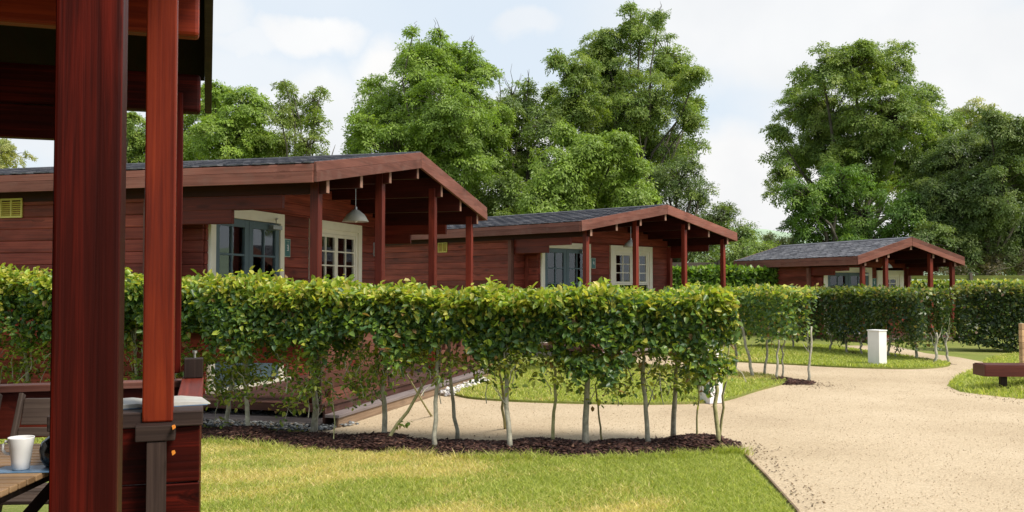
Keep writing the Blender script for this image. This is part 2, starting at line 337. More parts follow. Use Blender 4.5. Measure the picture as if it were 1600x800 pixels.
def ground_mat(name, stops, s1, s2, bump, bscale, dist=.02, third=None, rough=.95):
    m, t, b = mat_new(name); L = t.links.new; co = nn(t, 'ShaderNodeTexCoord')
    n = nn(t, 'ShaderNodeTexNoise'); n.inputs['Scale'].default_value = s1; n.inputs['Detail'].default_value = 6; L(co.outputs['Object'], n.inputs['Vector'])
    n2_ = nn(t, 'ShaderNodeTexNoise'); n2_.inputs['Scale'].default_value = s2; n2_.inputs['Detail'].default_value = 5; n2_.inputs['Roughness'].default_value = .7; L(co.outputs['Object'], n2_.inputs['Vector'])
    mm = nn(t, 'ShaderNodeMath', operation='MULTIPLY_ADD'); L(n.outputs['Fac'], mm.inputs[0]); mm.inputs[1].default_value = .45
    m3 = nn(t, 'ShaderNodeMath', operation='MULTIPLY'); L(n2_.outputs['Fac'], m3.inputs[0]); m3.inputs[1].default_value = .55; L(m3.outputs[0], mm.inputs[2])
    r = ramp(t, stops, mm.outputs[0]); last = r.outputs[0]
    if third:
        v = nn(t, 'ShaderNodeTexVoronoi'); v.inputs['Scale'].default_value = third; L(co.outputs['Object'], v.inputs['Vector'])
        hs = nn(t, 'ShaderNodeHueSaturation'); sp = nn(t, 'ShaderNodeSeparateColor'); L(v.outputs['Color'], sp.inputs[0])
        vr = nn(t, 'ShaderNodeMapRange'); L(sp.outputs[0], vr.inputs[0]); vr.inputs[3].default_value = .84; vr.inputs[4].default_value = 1.14; L(vr.outputs[0], hs.inputs['Value']); L(last, hs.inputs['Color']); last = hs.outputs[0]
    L(last, b.inputs['Base Color']); b.inputs['Roughness'].default_value = rough; b.inputs['Specular IOR Level'].default_value = .15
    bn = nn(t, 'ShaderNodeTexNoise'); bn.inputs['Scale'].default_value = bscale; bn.inputs['Detail'].default_value = 4; L(co.outputs['Object'], bn.inputs['Vector'])
    bp = nn(t, 'ShaderNodeBump'); bp.inputs['Strength'].default_value = bump; bp.inputs['Distance'].default_value = dist; L(bn.outputs['Fac'], bp.inputs['Height']); L(bp.outputs[0], b.inputs['Normal'])
    return m
M['turf'] = ground_mat('turf', [(.3, (.12, .16, .035)), (.5, (.20, .23, .055)), (.7, (.33, .29, .12))], .9, 25, .8, 80)
M['gravel'] = ground_mat('pale gravel', [(.32, (.33, .25, .165)), (.5, (.48, .38, .262)), (.68, (.58, .475, .345))], .55, 60, .7, 170, .008, 95)
M['mulch'] = ground_mat('bark mulch', [(.3, (.022, .010, .008)), (.7, (.065, .033, .026))], 6, 60, 1.0, 70)
M['soil'] = ground_mat('soil', [(.3, (.04, .03, .02)), (.7, (.09, .07, .045))], 3, 30, 1.0, 40)
M['chipcol'] = None
def attr_mat(name, rough=.8):
    m, t, b = mat_new(name); a = nn(t, 'ShaderNodeAttribute'); a.attribute_name = 'Col'; t.links.new(a.outputs['Color'], b.inputs['Base Color']); b.inputs['Roughness'].default_value = rough; b.inputs['Specular IOR Level'].default_value = .25
    return m
M['chip'] = attr_mat('loose chips', .85)

# ------------------------------------------------------------------ vegetation builders
def unit(a): return a / (np.linalg.norm(a, axis=1, keepdims=True) + 1e-9)
def leaves(name, P, D, Nn, ln, wd, col, mat, parent=None, fold=.25):
    """leaf blades: P base points, D direction, Nn normal; six-point folded leaf"""
    n = len(P); D = unit(D); S = unit(np.cross(D, Nn)); U = np.cross(S, D)
    ln = np.broadcast_to(ln, (n,))[:, None]; wd = np.broadcast_to(wd, (n,))[:, None]
    pts = [P, P + D * ln * .33 + S * wd * .5 + U * wd * fold, P + D * ln * .72 + S * wd * .38 + U * wd * fold * .6, P + D * ln - U * ln * .12,
           P + D * ln * .72 - S * wd * .38 + U * wd * fold * .6, P + D * ln * .33 - S * wd * .5 + U * wd * fold]
    co = np.stack(pts, 1).reshape(-1, 3); i = np.arange(n)[:, None] * 6
    q = np.concatenate([i + np.array([[0, 1, 2, 3]]), i + np.array([[0, 3, 4, 5]])], 0)
    return nmesh(name, co, q, mat, parent, np.repeat(col, 6, 0))
def leaves4(name, P, D, Nn, ln, wd, col, mat, parent=None):
    n = len(P); D = unit(D); S = unit(np.cross(D, Nn)); U = np.cross(S, D)
    ln = np.broadcast_to(ln, (n,))[:, None]; wd = np.broadcast_to(wd, (n,))[:, None]
    co = np.stack([P, P + D * ln * .5 + S * wd * .5, P + D * ln - U * ln * .15, P + D * ln * .5 - S * wd * .5], 1).reshape(-1, 3)
    q = np.arange(n)[:, None] * 4 + np.array([[0, 1, 2, 3]])
    return nmesh(name, co, q, mat, parent, np.repeat(col, 4, 0))
def pick(n, pal, w, jit=.15):
    pal = np.array(pal); w = np.array(w, float); c = pal[rng.choice(len(pal), n, p=w / w.sum())]
    return np.clip(c * (1 + rng.normal(0, jit, (n, 1))), .003, 1)
_ph = rng.uniform(0, 6.28, (12, 3)); _dr = rng.normal(0, 1, (12, 3))
def vnoise(P, s):
    """smooth pseudo noise about 0..1"""
    v = 0
    for k in range(12): v = v + np.sin((P * s) @ _dr[k] + _ph[k, 0]) * (1 if k < 6 else .6)
    return .5 + v / 12

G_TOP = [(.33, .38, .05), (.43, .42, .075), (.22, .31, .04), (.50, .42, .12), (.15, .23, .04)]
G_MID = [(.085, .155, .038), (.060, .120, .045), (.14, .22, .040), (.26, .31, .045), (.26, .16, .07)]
def hedge_foliage(path, hw, z0, z1, dens, ln, parent, top_pal=G_TOP, mid_pal=G_MID, lump=.10, seed=0, zf=None, wmid=(5, 5, 4, 1.6, .35), wtop=(4, 3.5, 4, 1.2, 2), ragged=.12, name='foliage', plants=0):
    path = np.array(path, float); seg = np.diff(path, axis=0); L = np.linalg.norm(seg, axis=1); tot = L.sum()
    H = z1 - z0; area = tot * (2 * hw + 2 * H); n = int(area * dens)
    s = rng.uniform(-.1, tot + .1, n); cum = np.concatenate([[0], np.cumsum(L)])
    k = np.clip(np.searchsorted(cum, s) - 1, 0, len(L) - 1); f = (s - cum[k]) / L[k]
    base = path[k] + seg[k] * f[:, None]; d = seg[k] / L[k][:, None]; nr = np.stack([d[:, 1], -d[:, 0]], 1)
    per = rng.uniform(0, 2 * hw + 2 * H, n)      # around: right side, top, left side
    a = np.where(per < H, hw, np.where(per < H + 2 * hw, hw - (per - H), -hw))
    z = np.where(per < H, z0 + per, np.where(per < H + 2 * hw, z1, z1 - (per - H - 2 * hw)))
    depth = rng.exponential(.075, n)
    side = (per < H) | (per >= H + 2 * hw)
    P3 = np.stack([base[:, 0], base[:, 1], z], 1)
    bump_ = (vnoise(P3 + a[:, None], 3.3) - .5) * lump * 2 + (vnoise(P3 * 1.7 + 9, 9) - .5) * lump
    a2 = np.where(side, a + np.sign(a) * (bump_ - depth), a + rng.normal(0, .03, n)); z2 = np.where(side, z + rng.normal(0, .02, n), z - depth * .9 + bump_ * .45 + rng.exponential(.012, n))
    z2 = np.where(z2 < z0 + .15, z2 + (vnoise(P3 + 30, 5) - .5) * ragged * 2, z2)
    if plants:
        w1 = np.sin(s * 6.28 / plants + 1.3 * np.sin(s * .9)) * .6 + np.sin(s * 6.28 / (plants * .43) + 2) * .4
        low_ = np.clip((z1 - z2) / H, 0, 1.3); z2 = z1 - (z1 - z2) * (1 + .30 * w1) + .045 * w1 * (1 - low_) + rng.exponential(.010, n) * (1 - low_) * (rng.uniform(0, 1, n) < .25) * 2
        a2 = a2 * (1 + .12 * w1 * low_)
        keepm = ~((low_ > .45) & (rng.uniform(0, 1, n) < np.clip(-w1 * .75, 0, .7) * np.clip((low_ - .35) * 2, 0, 1)))
    dz = zf(base[:, 0]) if zf else 0
    P = np.stack([base[:, 0] + nr[:, 0] * a2, base[:, 1] + nr[:, 1] * a2, z2 + dz], 1)
    out_ = np.stack([nr[:, 0] * np.where(side, np.sign(a), 0), nr[:, 1] * np.where(side, np.sign(a), 0), np.where(side, .25, 1)], 1)
    # round the ends
    e0 = s < .15; e1 = s > tot - .15
    out_[e0, :2] -= d[e0]; out_[e1, :2] += d[e1]
    # leaf rosettes share direction
    D = out_ * .35 + rng.normal(0, .75, (n, 3)) + np.array([0, 0, -.12]); Nn = out_ * .8 + rng.normal(0, .45, (n, 3)) + np.array([0, 0, .55])
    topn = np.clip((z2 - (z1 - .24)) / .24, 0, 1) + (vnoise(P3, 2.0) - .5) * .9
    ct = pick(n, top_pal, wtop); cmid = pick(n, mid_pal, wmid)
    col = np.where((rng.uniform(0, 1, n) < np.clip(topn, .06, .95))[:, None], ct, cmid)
    l = ln * rng.uniform(.5, 1.35, n)
    if plants: return P[keepm], D[keepm], Nn[keepm], l[keepm], col[keepm]
    return P, D, Nn, l, col
def clumps(cs, per, ln, pal=G_MID, w=(4, 3, 5, 3, 1)):
    """small loose leaf sprays at given centres (x,y,z,r)"""
    Ps, Ds, Ns = [], [], []
    for (x, y, z, r) in cs:
        n = max(6, int(per * (r / .15) ** 2)); q = rng.normal(0, 1, (n, 3)); q = unit(q) * (rng.uniform(0, 1, (n, 1)) ** .5) * r; q[:, 2] *= .7
        Ps.append(q + np.array([x, y, z])); Ds.append(q / r + rng.normal(0, .6, (n, 3))); Ns.append(rng.normal(0, .4, (n, 3)) + np.array([0, 0, 1]))
    P, D, Nn = np.concatenate(Ps), np.concatenate(Ds), np.concatenate(Ns); n = len(P)
    return P, D, Nn, ln * rng.uniform(.6, 1.2, n), pick(n, pal, w)
def cat(*sets): return [np.concatenate([s[i] for s in sets]) for i in range(5)]

def wob(p, q, n, amp):
    p, q = Vector(p), Vector(q); pts = []
    for i in range(n + 1):
        f = i / n; j = Vector((random.gauss(0, amp), random.gauss(0, amp), random.gauss(0, amp * .4))) if 0 < i < n else Vector((0, 0, 0))
        pts.append(p.lerp(q, f) + j)
    return pts
def stem(base, top, r0, r1, mat, parent, twigs=3, spread=.35, wobble=.02, name='trunk', origin=None):
    mb = MB(); pts = wob(base, top, 8, wobble); rr = [r0 + (r1 - r0) * i / 8 + (.25 * r0 if i == 0 else 0) for i in range(9)]; mb.tube(pts, rr, 8)
    tips = []
    for k in range(twigs):
        i = random.randint(3, 7); p = pts[i]; a = random.uniform(0, 6.28); l = random.uniform(.18, .42)
        e = p + Vector((math.cos(a) * spread * random.uniform(.25, .7), math.sin(a) * spread * .4, l)); tw = wob(p, e, 4, .012)
        r = rr[i] * random.uniform(.2, .38); mb.tube(tw, [r * (1 - .14 * j) for j in range(5)], 5); tips.append(e)
    mb.build(name, mat, parent, smooth=True)
    return pts, tips

def tree(name, label, D, lobes, base, nleaf, pal, w, lsize=.26, group='trees behind the cabins', seed=1, gap=.35, droop=.5, sprayr=.55, trunk_r=.28, depth=1.0, haze=0.0, dens=1.0, fill=.3, bare=0):
    """lobes (px,py,rpx) give the crown its real-size clumps; every lobe gets its own depth"""
    rs = random.Random(seed); global rng
    rng = np.random.default_rng(seed)
    b = gnd(base[0], 520); b = at(base[0], 445, D); b.z = 0
    root = empty(name, b); tag(root, label, 'tree', group)
    L3 = []
    for (px, py, r) in lobes:
        Y = D + rs.uniform(-1, 1) * 2.2 * depth; c = at(px, py, Y); L3.append((np.array(c), r / FPX * Y))
    vol = np.array([r ** 2 for _, r in L3]); sprayr *= .8; ns = np.maximum(3, (vol / vol.sum() * nleaf / 36).astype(int))
    PP, DD, NN, CC, LL = [], [], [], [], []
    sprays = []
    for (c, r), k in zip(L3, ns):
        u = unit(rng.normal(0, 1, (k, 3))); rad = r * np.where(rng.uniform(0, 1, k) < fill, rng.uniform(.2, .75, k), rng.uniform(.72, 1.05, k))
        rad *= 1 + (vnoise(u * r + c, 1.9) - .5) * .75
        keep = (vnoise(u * r + c + 5, 1.5) + .35 * (vnoise(u * r + c, 3.1) - .5)) > gap * .75 + .10
        S = c + u * rad[:, None] * np.array([1, 1, .92]); S = S[keep]; u_ = u[keep]
        for sp, uu in zip(S, u_):
            sprays.append((sp, c, r)); sr = sprayr * rng.uniform(.55, 1.35); m_ = int(rng.integers(95, 165) * min(1.5, (sr / .45) ** 1.4) * dens)
            ax = unit((uu * .55 + np.array([0, 0, .75]) + rng.normal(0, .22, 3))[None])[0]
            t1 = unit(np.cross(ax, rng.normal(0, 1, 3))[None])[0]; t2 = np.cross(ax, t1); an = rng.uniform(0, 6.28, m_); lob = .75 + .25 * np.sin(an * rng.integers(2, 5) + rng.uniform(0, 6))
            rr = np.sqrt(rng.uniform(0, 1, m_)) * lob; rad3 = (np.outer(np.cos(an), t1) + np.outer(np.sin(an), t2) * .8)
            p = sp + rad3 * (rr * sr)[:, None] - np.outer(rr ** 2 * sr * .42 * (.6 + droop), ax) + rng.normal(0, .045, (m_, 3)) - np.outer(np.abs(rng.normal(0, .05, m_)), ax)
            PP.append(p); DD.append(rad3 * .9 + rng.normal(0, .4, (m_, 3)) + np.array([0, 0, -droop * .5])); NN.append(ax + rad3 * rr[:, None] * .6 + rng.normal(0, .33, (m_, 3)))
            c0 = pick(1, pal, w, .12); CC.append(c0 * .65 + .35 * pick(m_, pal, w, .16)); LL.append(rng.uniform(.55, 1.25, m_) * lsize * .56)
    P, Dd, Nn, C, Ln = (np.concatenate(a) for a in (PP, DD, NN, CC, LL))
    bl = np.array(b); P = P - bl
    kz = P[:, 2] > .05
    leaves4('crown', P[kz], Dd[kz], Nn[kz], Ln[kz], Ln[kz] * rng.uniform(.34, .5, kz.sum()), C[kz], M['treeleaf'], root)
    # trunk, limbs to every clump, twigs to the sprays
    mb = MB(); tops = sorted(L3, key=lambda t: -t[0][2]); H = tops[0][0][2]
    fork = Vector((rs.uniform(-.2, .2), 0, max(1.2, H * .28)))
    cx = float(np.mean([c[0] for c, _ in L3])) - b.x
    fork.x += cx * .15
    mb.tube(wob((0, 0, -.1), fork, 5, .06), [trunk_r * (1.25 - .1 * i) for i in range(6)], 10)
    for c, r in L3:
        e = Vector(c) - Vector(b); mid = fork.lerp(e, .5) + Vector((rs.uniform(-.4, .4), rs.uniform(-.4, .4), rs.uniform(0, .5)))
        if e.z < fork.z + .3: mid = Vector((e.x * .4, e.y * .4, max(.6, e.z * .8)))
        pts = [fork, fork.lerp(mid, .5) + Vector((rs.gauss(0, .15), rs.gauss(0, .15), 0)), mid, mid.lerp(e, .5) + Vector((rs.gauss(0, .2), rs.gauss(0, .2), 0)), e, e + (e - mid).normalized() * r * .6]
        r0 = min(trunk_r * .5, .05 + r * .06); mb.tube(pts, [r0, r0 * .85, r0 * .65, r0 * .45, r0 * .3, r0 * .1], 6)
    for i, (sp, c, r) in enumerate(sprays):
        if i % 2 == 0:
            e = Vector(sp) - Vector(b); o = Vector(c) - Vector(b); mb.tube([o, o.lerp(e, .5) + Vector((0, 0, .1)), e], [.03, .02, .009], 3)
    for _ in range(bare):
        c, r = rs.choice(tops[:3]); o = Vector(c) - Vector(b); e = o + Vector((rs.uniform(-.5, .5), rs.uniform(-.3, .3), 1)) * r * rs.uniform(1.2, 1.9); mb.tube(wob(o, e, 4, .05), [.025, .02, .014, .01, .005], 3)
    mb.build('trunk', M['treebark'], root, smooth=True)
    return root

# ------------------------------------------------------------------ ground
def poly_sheet(name, pts, z, mat, thick=0.0, kind='structure', sub=0, label=None, cat_=None):
    """flat sheet (triangulated n-gon); with thickness it gets a skirt"""
    me = bpy.data.meshes.new(name); vs = [(p[0], p[1], z) for p in pts]; n = len(vs)
    ar = sum(vs[i][0] * vs[(i + 1) % n][1] - vs[(i + 1) % n][0] * vs[i][1] for i in range(n))
    if ar < 0: vs = vs[::-1]
    fs = [tuple(range(n))]
    if thick:
        vs = vs + [(x, y, z - thick) for x, y, _ in vs]; fs += [(i, n + i, n + (i + 1) % n, (i + 1) % n) for i in range(n)]
    me.from_pydata(vs, [], fs); me.materials.append(mat); o = bpy.data.objects.new(name, me); COL.objects.link(o); o['kind'] = kind
    return o
def smooth_poly(pts, it=2):
    for _ in range(it):
        q = []
        for i in range(len(pts)):
            a, c = Vector(pts[i][:2]), Vector(pts[(i + 1) % len(pts)][:2]); q += [a.lerp(c, .25), a.lerp(c, .75)]
        pts = q
    return [(p.x, p.y) for p in pts]
def inside(P, poly):
    x, y = P[:, 0], P[:, 1]; res = np.zeros(len(P), bool); n = len(poly)
    for i in range(n):
        x1, y1 = poly[i]; x2, y2 = poly[(i + 1) % n]
        c = ((y1 > y) != (y2 > y)); xi = (x2 - x1) * (y - y1) / ((y2 - y1) if y2 != y1 else 1e-9) + x1; res ^= c & (x < xi)
    return res
G2 = lambda px, py: tuple(gnd(px, py)[:2])

# one ground sheet to the horizon, with the far pasture hill rising behind the trees
me = bpy.data.meshes.new('ground'); S_ = 2500
xs = [-S_, -400, -120, -60, -30, -12, -6, 0, 6, 12, 30, 60, 120, 400, S_]; ys = [-S_, -300, -60, -20, -5, 0, 5, 10, 15, 20, 30, 45, 70, 120, 300, S_]
me.from_pydata([(x, y, 0) for y in ys for x in xs], [], [(j * len(xs) + i, j * len(xs) + i + 1, (j + 1) * len(xs) + i + 1, (j + 1) * len(xs) + i) for j in range(len(ys) - 1) for i in range(len(xs) - 1)])
me.materials.append(M['turf']); g = bpy.data.objects.new('ground', me); COL.objects.link(g); g['kind'] = 'structure'
hv = []; hf = []; nx, ny = 60, 8
for j in range(ny + 1):
    for i in range(nx + 1):
        x = -700 + 2400 * i / nx; f = j / ny; y = 520 + 380 * f
        h = math.sin(f * math.pi / 2) * (48 + 10 * math.sin(x * .006 + 1) + 5 * math.sin(x * .017) + 1.5 * math.sin(x * .09)); hv.append((x, y, h))
hf = [(j * (nx + 1) + i, j * (nx + 1) + i + 1, (j + 1) * (nx + 1) + i + 1, (j + 1) * (nx + 1) + i) for j in range(ny) for i in range(nx)]
me = bpy.data.meshes.new('hill'); me.from_pydata(hv, [], hf); me.materials.append(M['hill']); me.polygons.foreach_set('use_smooth', [True] * len(hf)); hl = bpy.data.objects.new('hill', me); COL.objects.link(hl); hl['kind'] = 'structure'

# gravel drive
drive = [(1.0, -8), (1.35, -1), (1.62, 3), tuple(gnd(1262, 830)[:2]), G2(1245, 800), G2(1196, 745), G2(1147, 697), G2(1120, 688)]
drive += [G2(1000, 692), G2(800, 700), G2(620, 692), G2(500, 684)]
drive += [G2(470, 668), G2(560, 620), G2(690, 590), G2(745, 586), G2(800, 570), G2(880, 561), G2(1000, 556), G2(1100, 558), G2(1165, 562), G2(1240, 566), G2(1330, 560), G2(1400, 552), (8.0, 24.5), (10.0, 24.5), G2(1445, 552), G2(1500, 559), G2(1533, 565.5), G2(1545, 569), G2(1520, 578),
          G2(1492, 590), G2(1479, 603), G2(1500, 613), G2(1560, 620), G2(1640, 628), (14, 11.5), (30, 11), (30, -8)]
poly_sheet('gravel_drive', drive, .006, M['gravel'])
lawn2 = smooth_poly([G2(700, 612), G2(745, 592), G2(790, 573), G2(860, 566), G2(950, 567), G2(1060, 577), G2(1130, 583), G2(1200, 588), G2(1238, 597), G2(1215, 604), G2(1180, 613), G2(1140, 627), G2(1100, 632), G2(1000, 634), G2(850, 631), G2(745, 626), G2(712, 620)], 2)
poly_sheet('lawn', lawn2, .035, M['turf'], .04)
lawn3 = smooth_poly([G2(1060, 562), G2(1165, 567), G2(1240, 571), G2(1330, 576), G2(1420, 578), G2(1470, 576), G2(1490, 571), G2(1465, 566), G2(1400, 556.5), G2(1340, 549), G2(1300, 541), G2(1200, 541), G2(1090, 548), G2(1040, 555)], 2)
poly_sheet('lawn', lawn3, .035, M['turf'], .04)
# raised grass mound on the right
mound = [G2(1532, 566), G2(1545, 569), G2(1520, 578), G2(1492, 590), G2(1480, 603), G2(1500, 613), G2(1560, 621), G2(1640, 629), (13, 11.4), (22, 11.4), (22, 22.5), G2(1600, 551), G2(1560, 557)]
mnd_s = smooth_poly(mound, 2)
def mound_h(P):
    pl = np.array(mnd_s); d = np.full(len(P), 1e9)
    for i in range(len(pl)):
        a, c = pl[i], pl[(i + 1) % len(pl)]; ab = c - a; t = np.clip(((P - a) @ ab) / (ab @ ab + 1e-9), 0, 1); d = np.minimum(d, np.linalg.norm(P - (a + t[:, None] * ab), axis=1))
    d = np.where(inside(P, mnd_s), d, 0); return .34 * (1 - np.exp(-(d * .5) ** 1.6))
gx, gy = np.meshgrid(np.linspace(6.5, 22, 120), np.linspace(11, 23, 100)); GP = np.stack([gx.ravel(), gy.ravel()], 1); mh = mound_h(GP)
co = np.concatenate([GP, (mh - .004)[:, None]], 1); idx = np.arange(120 * 100).reshape(100, 120)
q = np.stack([idx[:-1, :-1].ravel(), idx[:-1, 1:].ravel(), idx[1:, 1:].ravel(), idx[1:, :-1].ravel()], 1); ok = (mh[q] > .0001).any(1)
o = nmesh('grass_mound', co, q[ok], M['turf'], smooth=True); o['kind'] = 'structure'

# mulch beds: low heaped ridges
def ridge(name, front, back, h, mat, n=60, m_=8):
    front = [Vector((*p, 0)) for p in front]; back = [Vector((*p, 0)) for p in back]
    def samp(pl, f):
        L = [(pl[i + 1] - pl[i]).length for i in range(len(pl) - 1)]; t = f * sum(L)
        for i, l in enumerate(L):
            if t <= l or i == len(L) - 1: return pl[i].lerp(pl[i + 1], min(1, t / l))
            t -= l
    co = []
    for i in range(n + 1):
        a, c = samp(front, i / n), samp(back, i / n)
        for j in range(m_ + 1):
            f = j / m_; p = a.lerp(c, f); e = min(1, min(i, n - i) / 3)
            w_ = .0 if j in (0, m_) else 1
            z = h * math.sin(math.pi * f) ** .6 * (.6 + .4 * math.sin(i * .7) * math.sin(i * .23 + 1)) * e + random.uniform(-.008, .012) * w_
            co.append((p.x + random.uniform(-.03, .03), p.y + random.uniform(-.03, .03), max(z, 0) + .003))
    co = np.array(co); idx = np.arange((n + 1) * (m_ + 1)).reshape(n + 1, m_ + 1); q = np.stack([idx[:-1, :-1].ravel(), idx[1:, :-1].ravel(), idx[1:, 1:].ravel(), idx[:-1, 1:].ravel()], 1)
    o = nmesh(name, co, q, mat, smooth=True); o['kind'] = 'structure'; return co.reshape(n + 1, m_ + 1, 3)
def chips(name, P, size, pal, w, flat=.35, elong=2.2, mat=None, parent=None):
    """small irregular flakes/stones: squashed octahedra"""
    n = len(P); a = rng.uniform(0, 6.28, n); l = size * rng.uniform(.5, 1.3, n)
    X = np.stack([np.cos(a), np.sin(a), rng.normal(0, .25, n)], 1) * (l * elong * .5)[:, None]; Y = np.stack([-np.sin(a), np.cos(a), rng.normal(0, .25, n)], 1) * (l * .5)[:, None]
    Z = np.stack([rng.normal(0, .1, n), rng.normal(0, .1, n), np.ones(n)], 1) * (l * flat * .5)[:, None]
    co = np.stack([P + X, P + Y, P - X, P - Y, P + Z, P - Z], 1).reshape(-1, 3); i = np.arange(n)[:, None] * 6
    t = np.concatenate([i + np.array([[a_, b_, 4]]) for a_, b_ in ((0, 1), (1, 2), (2, 3), (3, 0))] + [i + np.array([[b_, a_, 5]]) for a_, b_ in ((0, 1), (1, 2), (2, 3), (3, 0))], 0)
    o = nmesh(name, co, t, mat or M['chip'], parent, np.repeat(pick(n, pal, w, .2), 6, 0)); o['kind'] = 'stuff'; return o
bed1f = [G2(150, 686), G2(318, 692), G2(480, 705), G2(600, 712), G2(720, 718), G2(850, 720), G2(1000, 718), G2(1120, 711), G2(1150, 709)]
bed1b = [G2(150, 664), G2(318, 672), G2(480, 680), G2(600, 686), G2(720, 692), G2(850, 694), G2(1000, 690), G2(1130, 688), G2(1150, 693)]
r1 = ridge('mulch_bed', bed1f, bed1b, .10, M['mulch'])
def bed_points(rg, n, lo=0, hi=None):
    i = rng.integers(0, rg.shape[0] - 1, n); j = rng.integers(0, rg.shape[1] - 1, n); f = rng.uniform(0, 1, (n, 1)); g_ = rng.uniform(0, 1, (n, 1))
    return rg[i, j] * (1 - f) * (1 - g_) + rg[i + 1, j] * f * (1 - g_) + rg[i, j + 1] * (1 - f) * g_ + rg[i + 1, j + 1] * f * g_ + np.array([0, 0, .006])
P = bed_points(r1, 13000); P[:, :2] += rng.normal(0, .035, (len(P), 2))
MP = [(.035, .014, .011), (.07, .032, .025), (.10, .052, .040), (.02, .009, .008), (.22, .12, .08)]
tag(chips('bark_mulch', P, .034, MP, (4, 4, 2, 3, .35), .4, 2.4), 'dark bark mulch heaped round the near hedge stems', 'mulch')
bed2f = [G2(1120, 590), G2(1180, 598), G2(1225, 602), G2(1268, 602)]; bed2b = [G2(1125, 582), G2(1190, 587), G2(1240, 593), G2(1272, 598)]
r2_ = ridge('mulch_bed', bed2f, bed2b, .05, M['mulch'], 24, 5)
P = bed_points(r2_, 1800); tag(chips('bark_mulch', P, .045, MP, (4, 4, 2, 3, .2), .4, 2.0), 'dark bark mulch under the hedge beside the drive', 'mulch')
bed3f = [G2(1300, 556), G2(1400, 563), G2(1455, 570), G2(1492, 572)]; bed3b = [G2(1300, 549), G2(1400, 556), G2(1465, 563.5), G2(1495, 569)]
r3_ = ridge('mulch_bed', bed3f, bed3b, .06, M['mulch'], 20, 5)
# loose stones on the drive and slate chippings along the near cabin
pd = []
while sum(map(len, pd)) < 26000:
    u = rng.uniform(0, 1, (60000, 2)); Yv = 6.2 + u[:, 1] ** 1.3 * 12; P = np.stack([-2.5 + u[:, 0] * 14, Yv], 1); P = P[inside(P, drive) & ~inside(P, lawn2)]; pd.append(P)
P = np.concatenate(pd)[:26000]; P = np.concatenate([P, np.full((len(P), 1), .011)], 1)
tag(chips('loose_gravel', P, .009, [(.50, .39, .26), (.62, .51, .37), (.33, .24, .15), (.42, .30, .19)], (4, 4, 2, 1), .7, 1.2), 'small loose pale stones scattered over the drive', 'gravel')
def slab_pts(pl, n):
    pl = np.array(pl); lo, hi = pl.min(0), pl.max(0); r = []
    while sum(map(len, r)) < n: P = rng.uniform(lo, hi, (n * 3, 2)); r.append(P[inside(P, [tuple(p) for p in pl])])
    return np.concatenate(r)[:n]
P = slab_pts([G2(150, 664), G2(318, 668), G2(500, 676), G2(560, 664), G2(500, 652), G2(318, 640), G2(150, 634)], 3500); P = np.concatenate([P, rng.uniform(.01, .04, (len(P), 1))], 1)
tag(chips('slate_chippings', P, .05, [(.16, .17, .18), (.28, .29, .30), (.09, .09, .10), (.30, .25, .2)], (4, 3, 2, 1), .5, 1.3), 'grey slate chippings between the bark bed and the near cabin', 'stones')
P = slab_pts([G2(684, 616), G2(720, 602), G2(756, 594), G2(764, 600), G2(735, 608), G2(700, 622)], 420); P = np.concatenate([P, rng.uniform(.02, .06, (len(P), 1))], 1)
tag(chips('white_stones', P, .085, [(.55, .53, .52), (.38, .36, .38), (.68, .66, .62), (.24, .22, .22)], (4, 3, 3, 1), .6, 1.1), 'pale round stones at the corner of the near cabin deck', 'stones')

# grass blades
def grass(name, poly, n, h, w, label, zfun=None, pal=None, dry=.5, exclude=None, wild=None):
    P = slab_pts(poly, n)
    if exclude is not None: P = P[~exclude(P)]
    n = len(P); P3 = np.concatenate([P, np.zeros((n, 1))], 1)
    z = zfun(P) if zfun is not None else np.full(n, .0)
    v = vnoise(P3 + 3, 1.4) * .6 + vnoise(P3 * 2.1, 3.2) * .4 + rng.normal(0, .10, n)
    green = pick(n, [(.31, .36, .075), (.40, .44, .11), (.21, .27, .055), (.48, .48, .17)], (4, 4, 2, 2)); straw = pick(n, [(.62, .52, .24), (.50, .41, .19), (.52, .49, .17), (.70, .60, .33)], (4, 3, 4, 2))
    drf = dry(P) if callable(dry) else dry
    col = np.where((v < drf)[:, None], straw, green)
    a = rng.uniform(0, 6.28, n); hh = h * rng.uniform(.5, 1.3, n) * (.7 + .6 * vnoise(P3 + 7, 2.5)); lean = rng.normal(0, .75, (n, 2)) * hh[:, None]
    d = np.stack([np.cos(a), np.sin(a)], 1) * (w * rng.uniform(.6, 1.3, n))[:, None] * .5
    base = np.concatenate([P, z[:, None]], 1); s3 = np.concatenate([d, np.zeros((n, 1))], 1)
    mid = base + np.concatenate([lean * .35, (hh * .6)[:, None]], 1); tip = base + np.concatenate([lean, hh[:, None]], 1)
    co = np.stack([base - s3, base + s3, mid + s3 * .7, tip, mid - s3 * .7], 1).reshape(-1, 3); i = np.arange(n)[:, None] * 5
    q = np.concatenate([i + np.array([[0, 1, 2, 4]]), i + np.array([[4, 2, 3, 3]])], 0)
    q1 = i + np.array([[0, 1, 2, 4]]); t1 = i + np.array([[4, 2, 3]])
    tri = np.concatenate([i + np.array([[0, 1, 2]]), i + np.array([[0, 2, 4]]), t1], 0)
    o = nmesh(name, co, tri, M['blade'], None, np.repeat(col, 5, 0)); return tag(o, label, 'grass', kind='stuff')
near = [G2(300, 688), G2(480, 702), G2(600, 709), G2(720, 715), G2(850, 717), G2(1000, 715), G2(1120, 708), G2(1146, 706), G2(1194, 752), G2(1240, 802), tuple(gnd(1262, 835)[:2]), tuple(gnd(250, 835)[:2]), G2(250, 700)]
grass('grass', near, 170000, .042, .0075, 'short sun dried lawn grass in front of the near hedge', dry=lambda P: np.clip(.39 - .03 * (P[:, 0] + .5) + .05 * (8.3 - P[:, 1]), .28, .52))
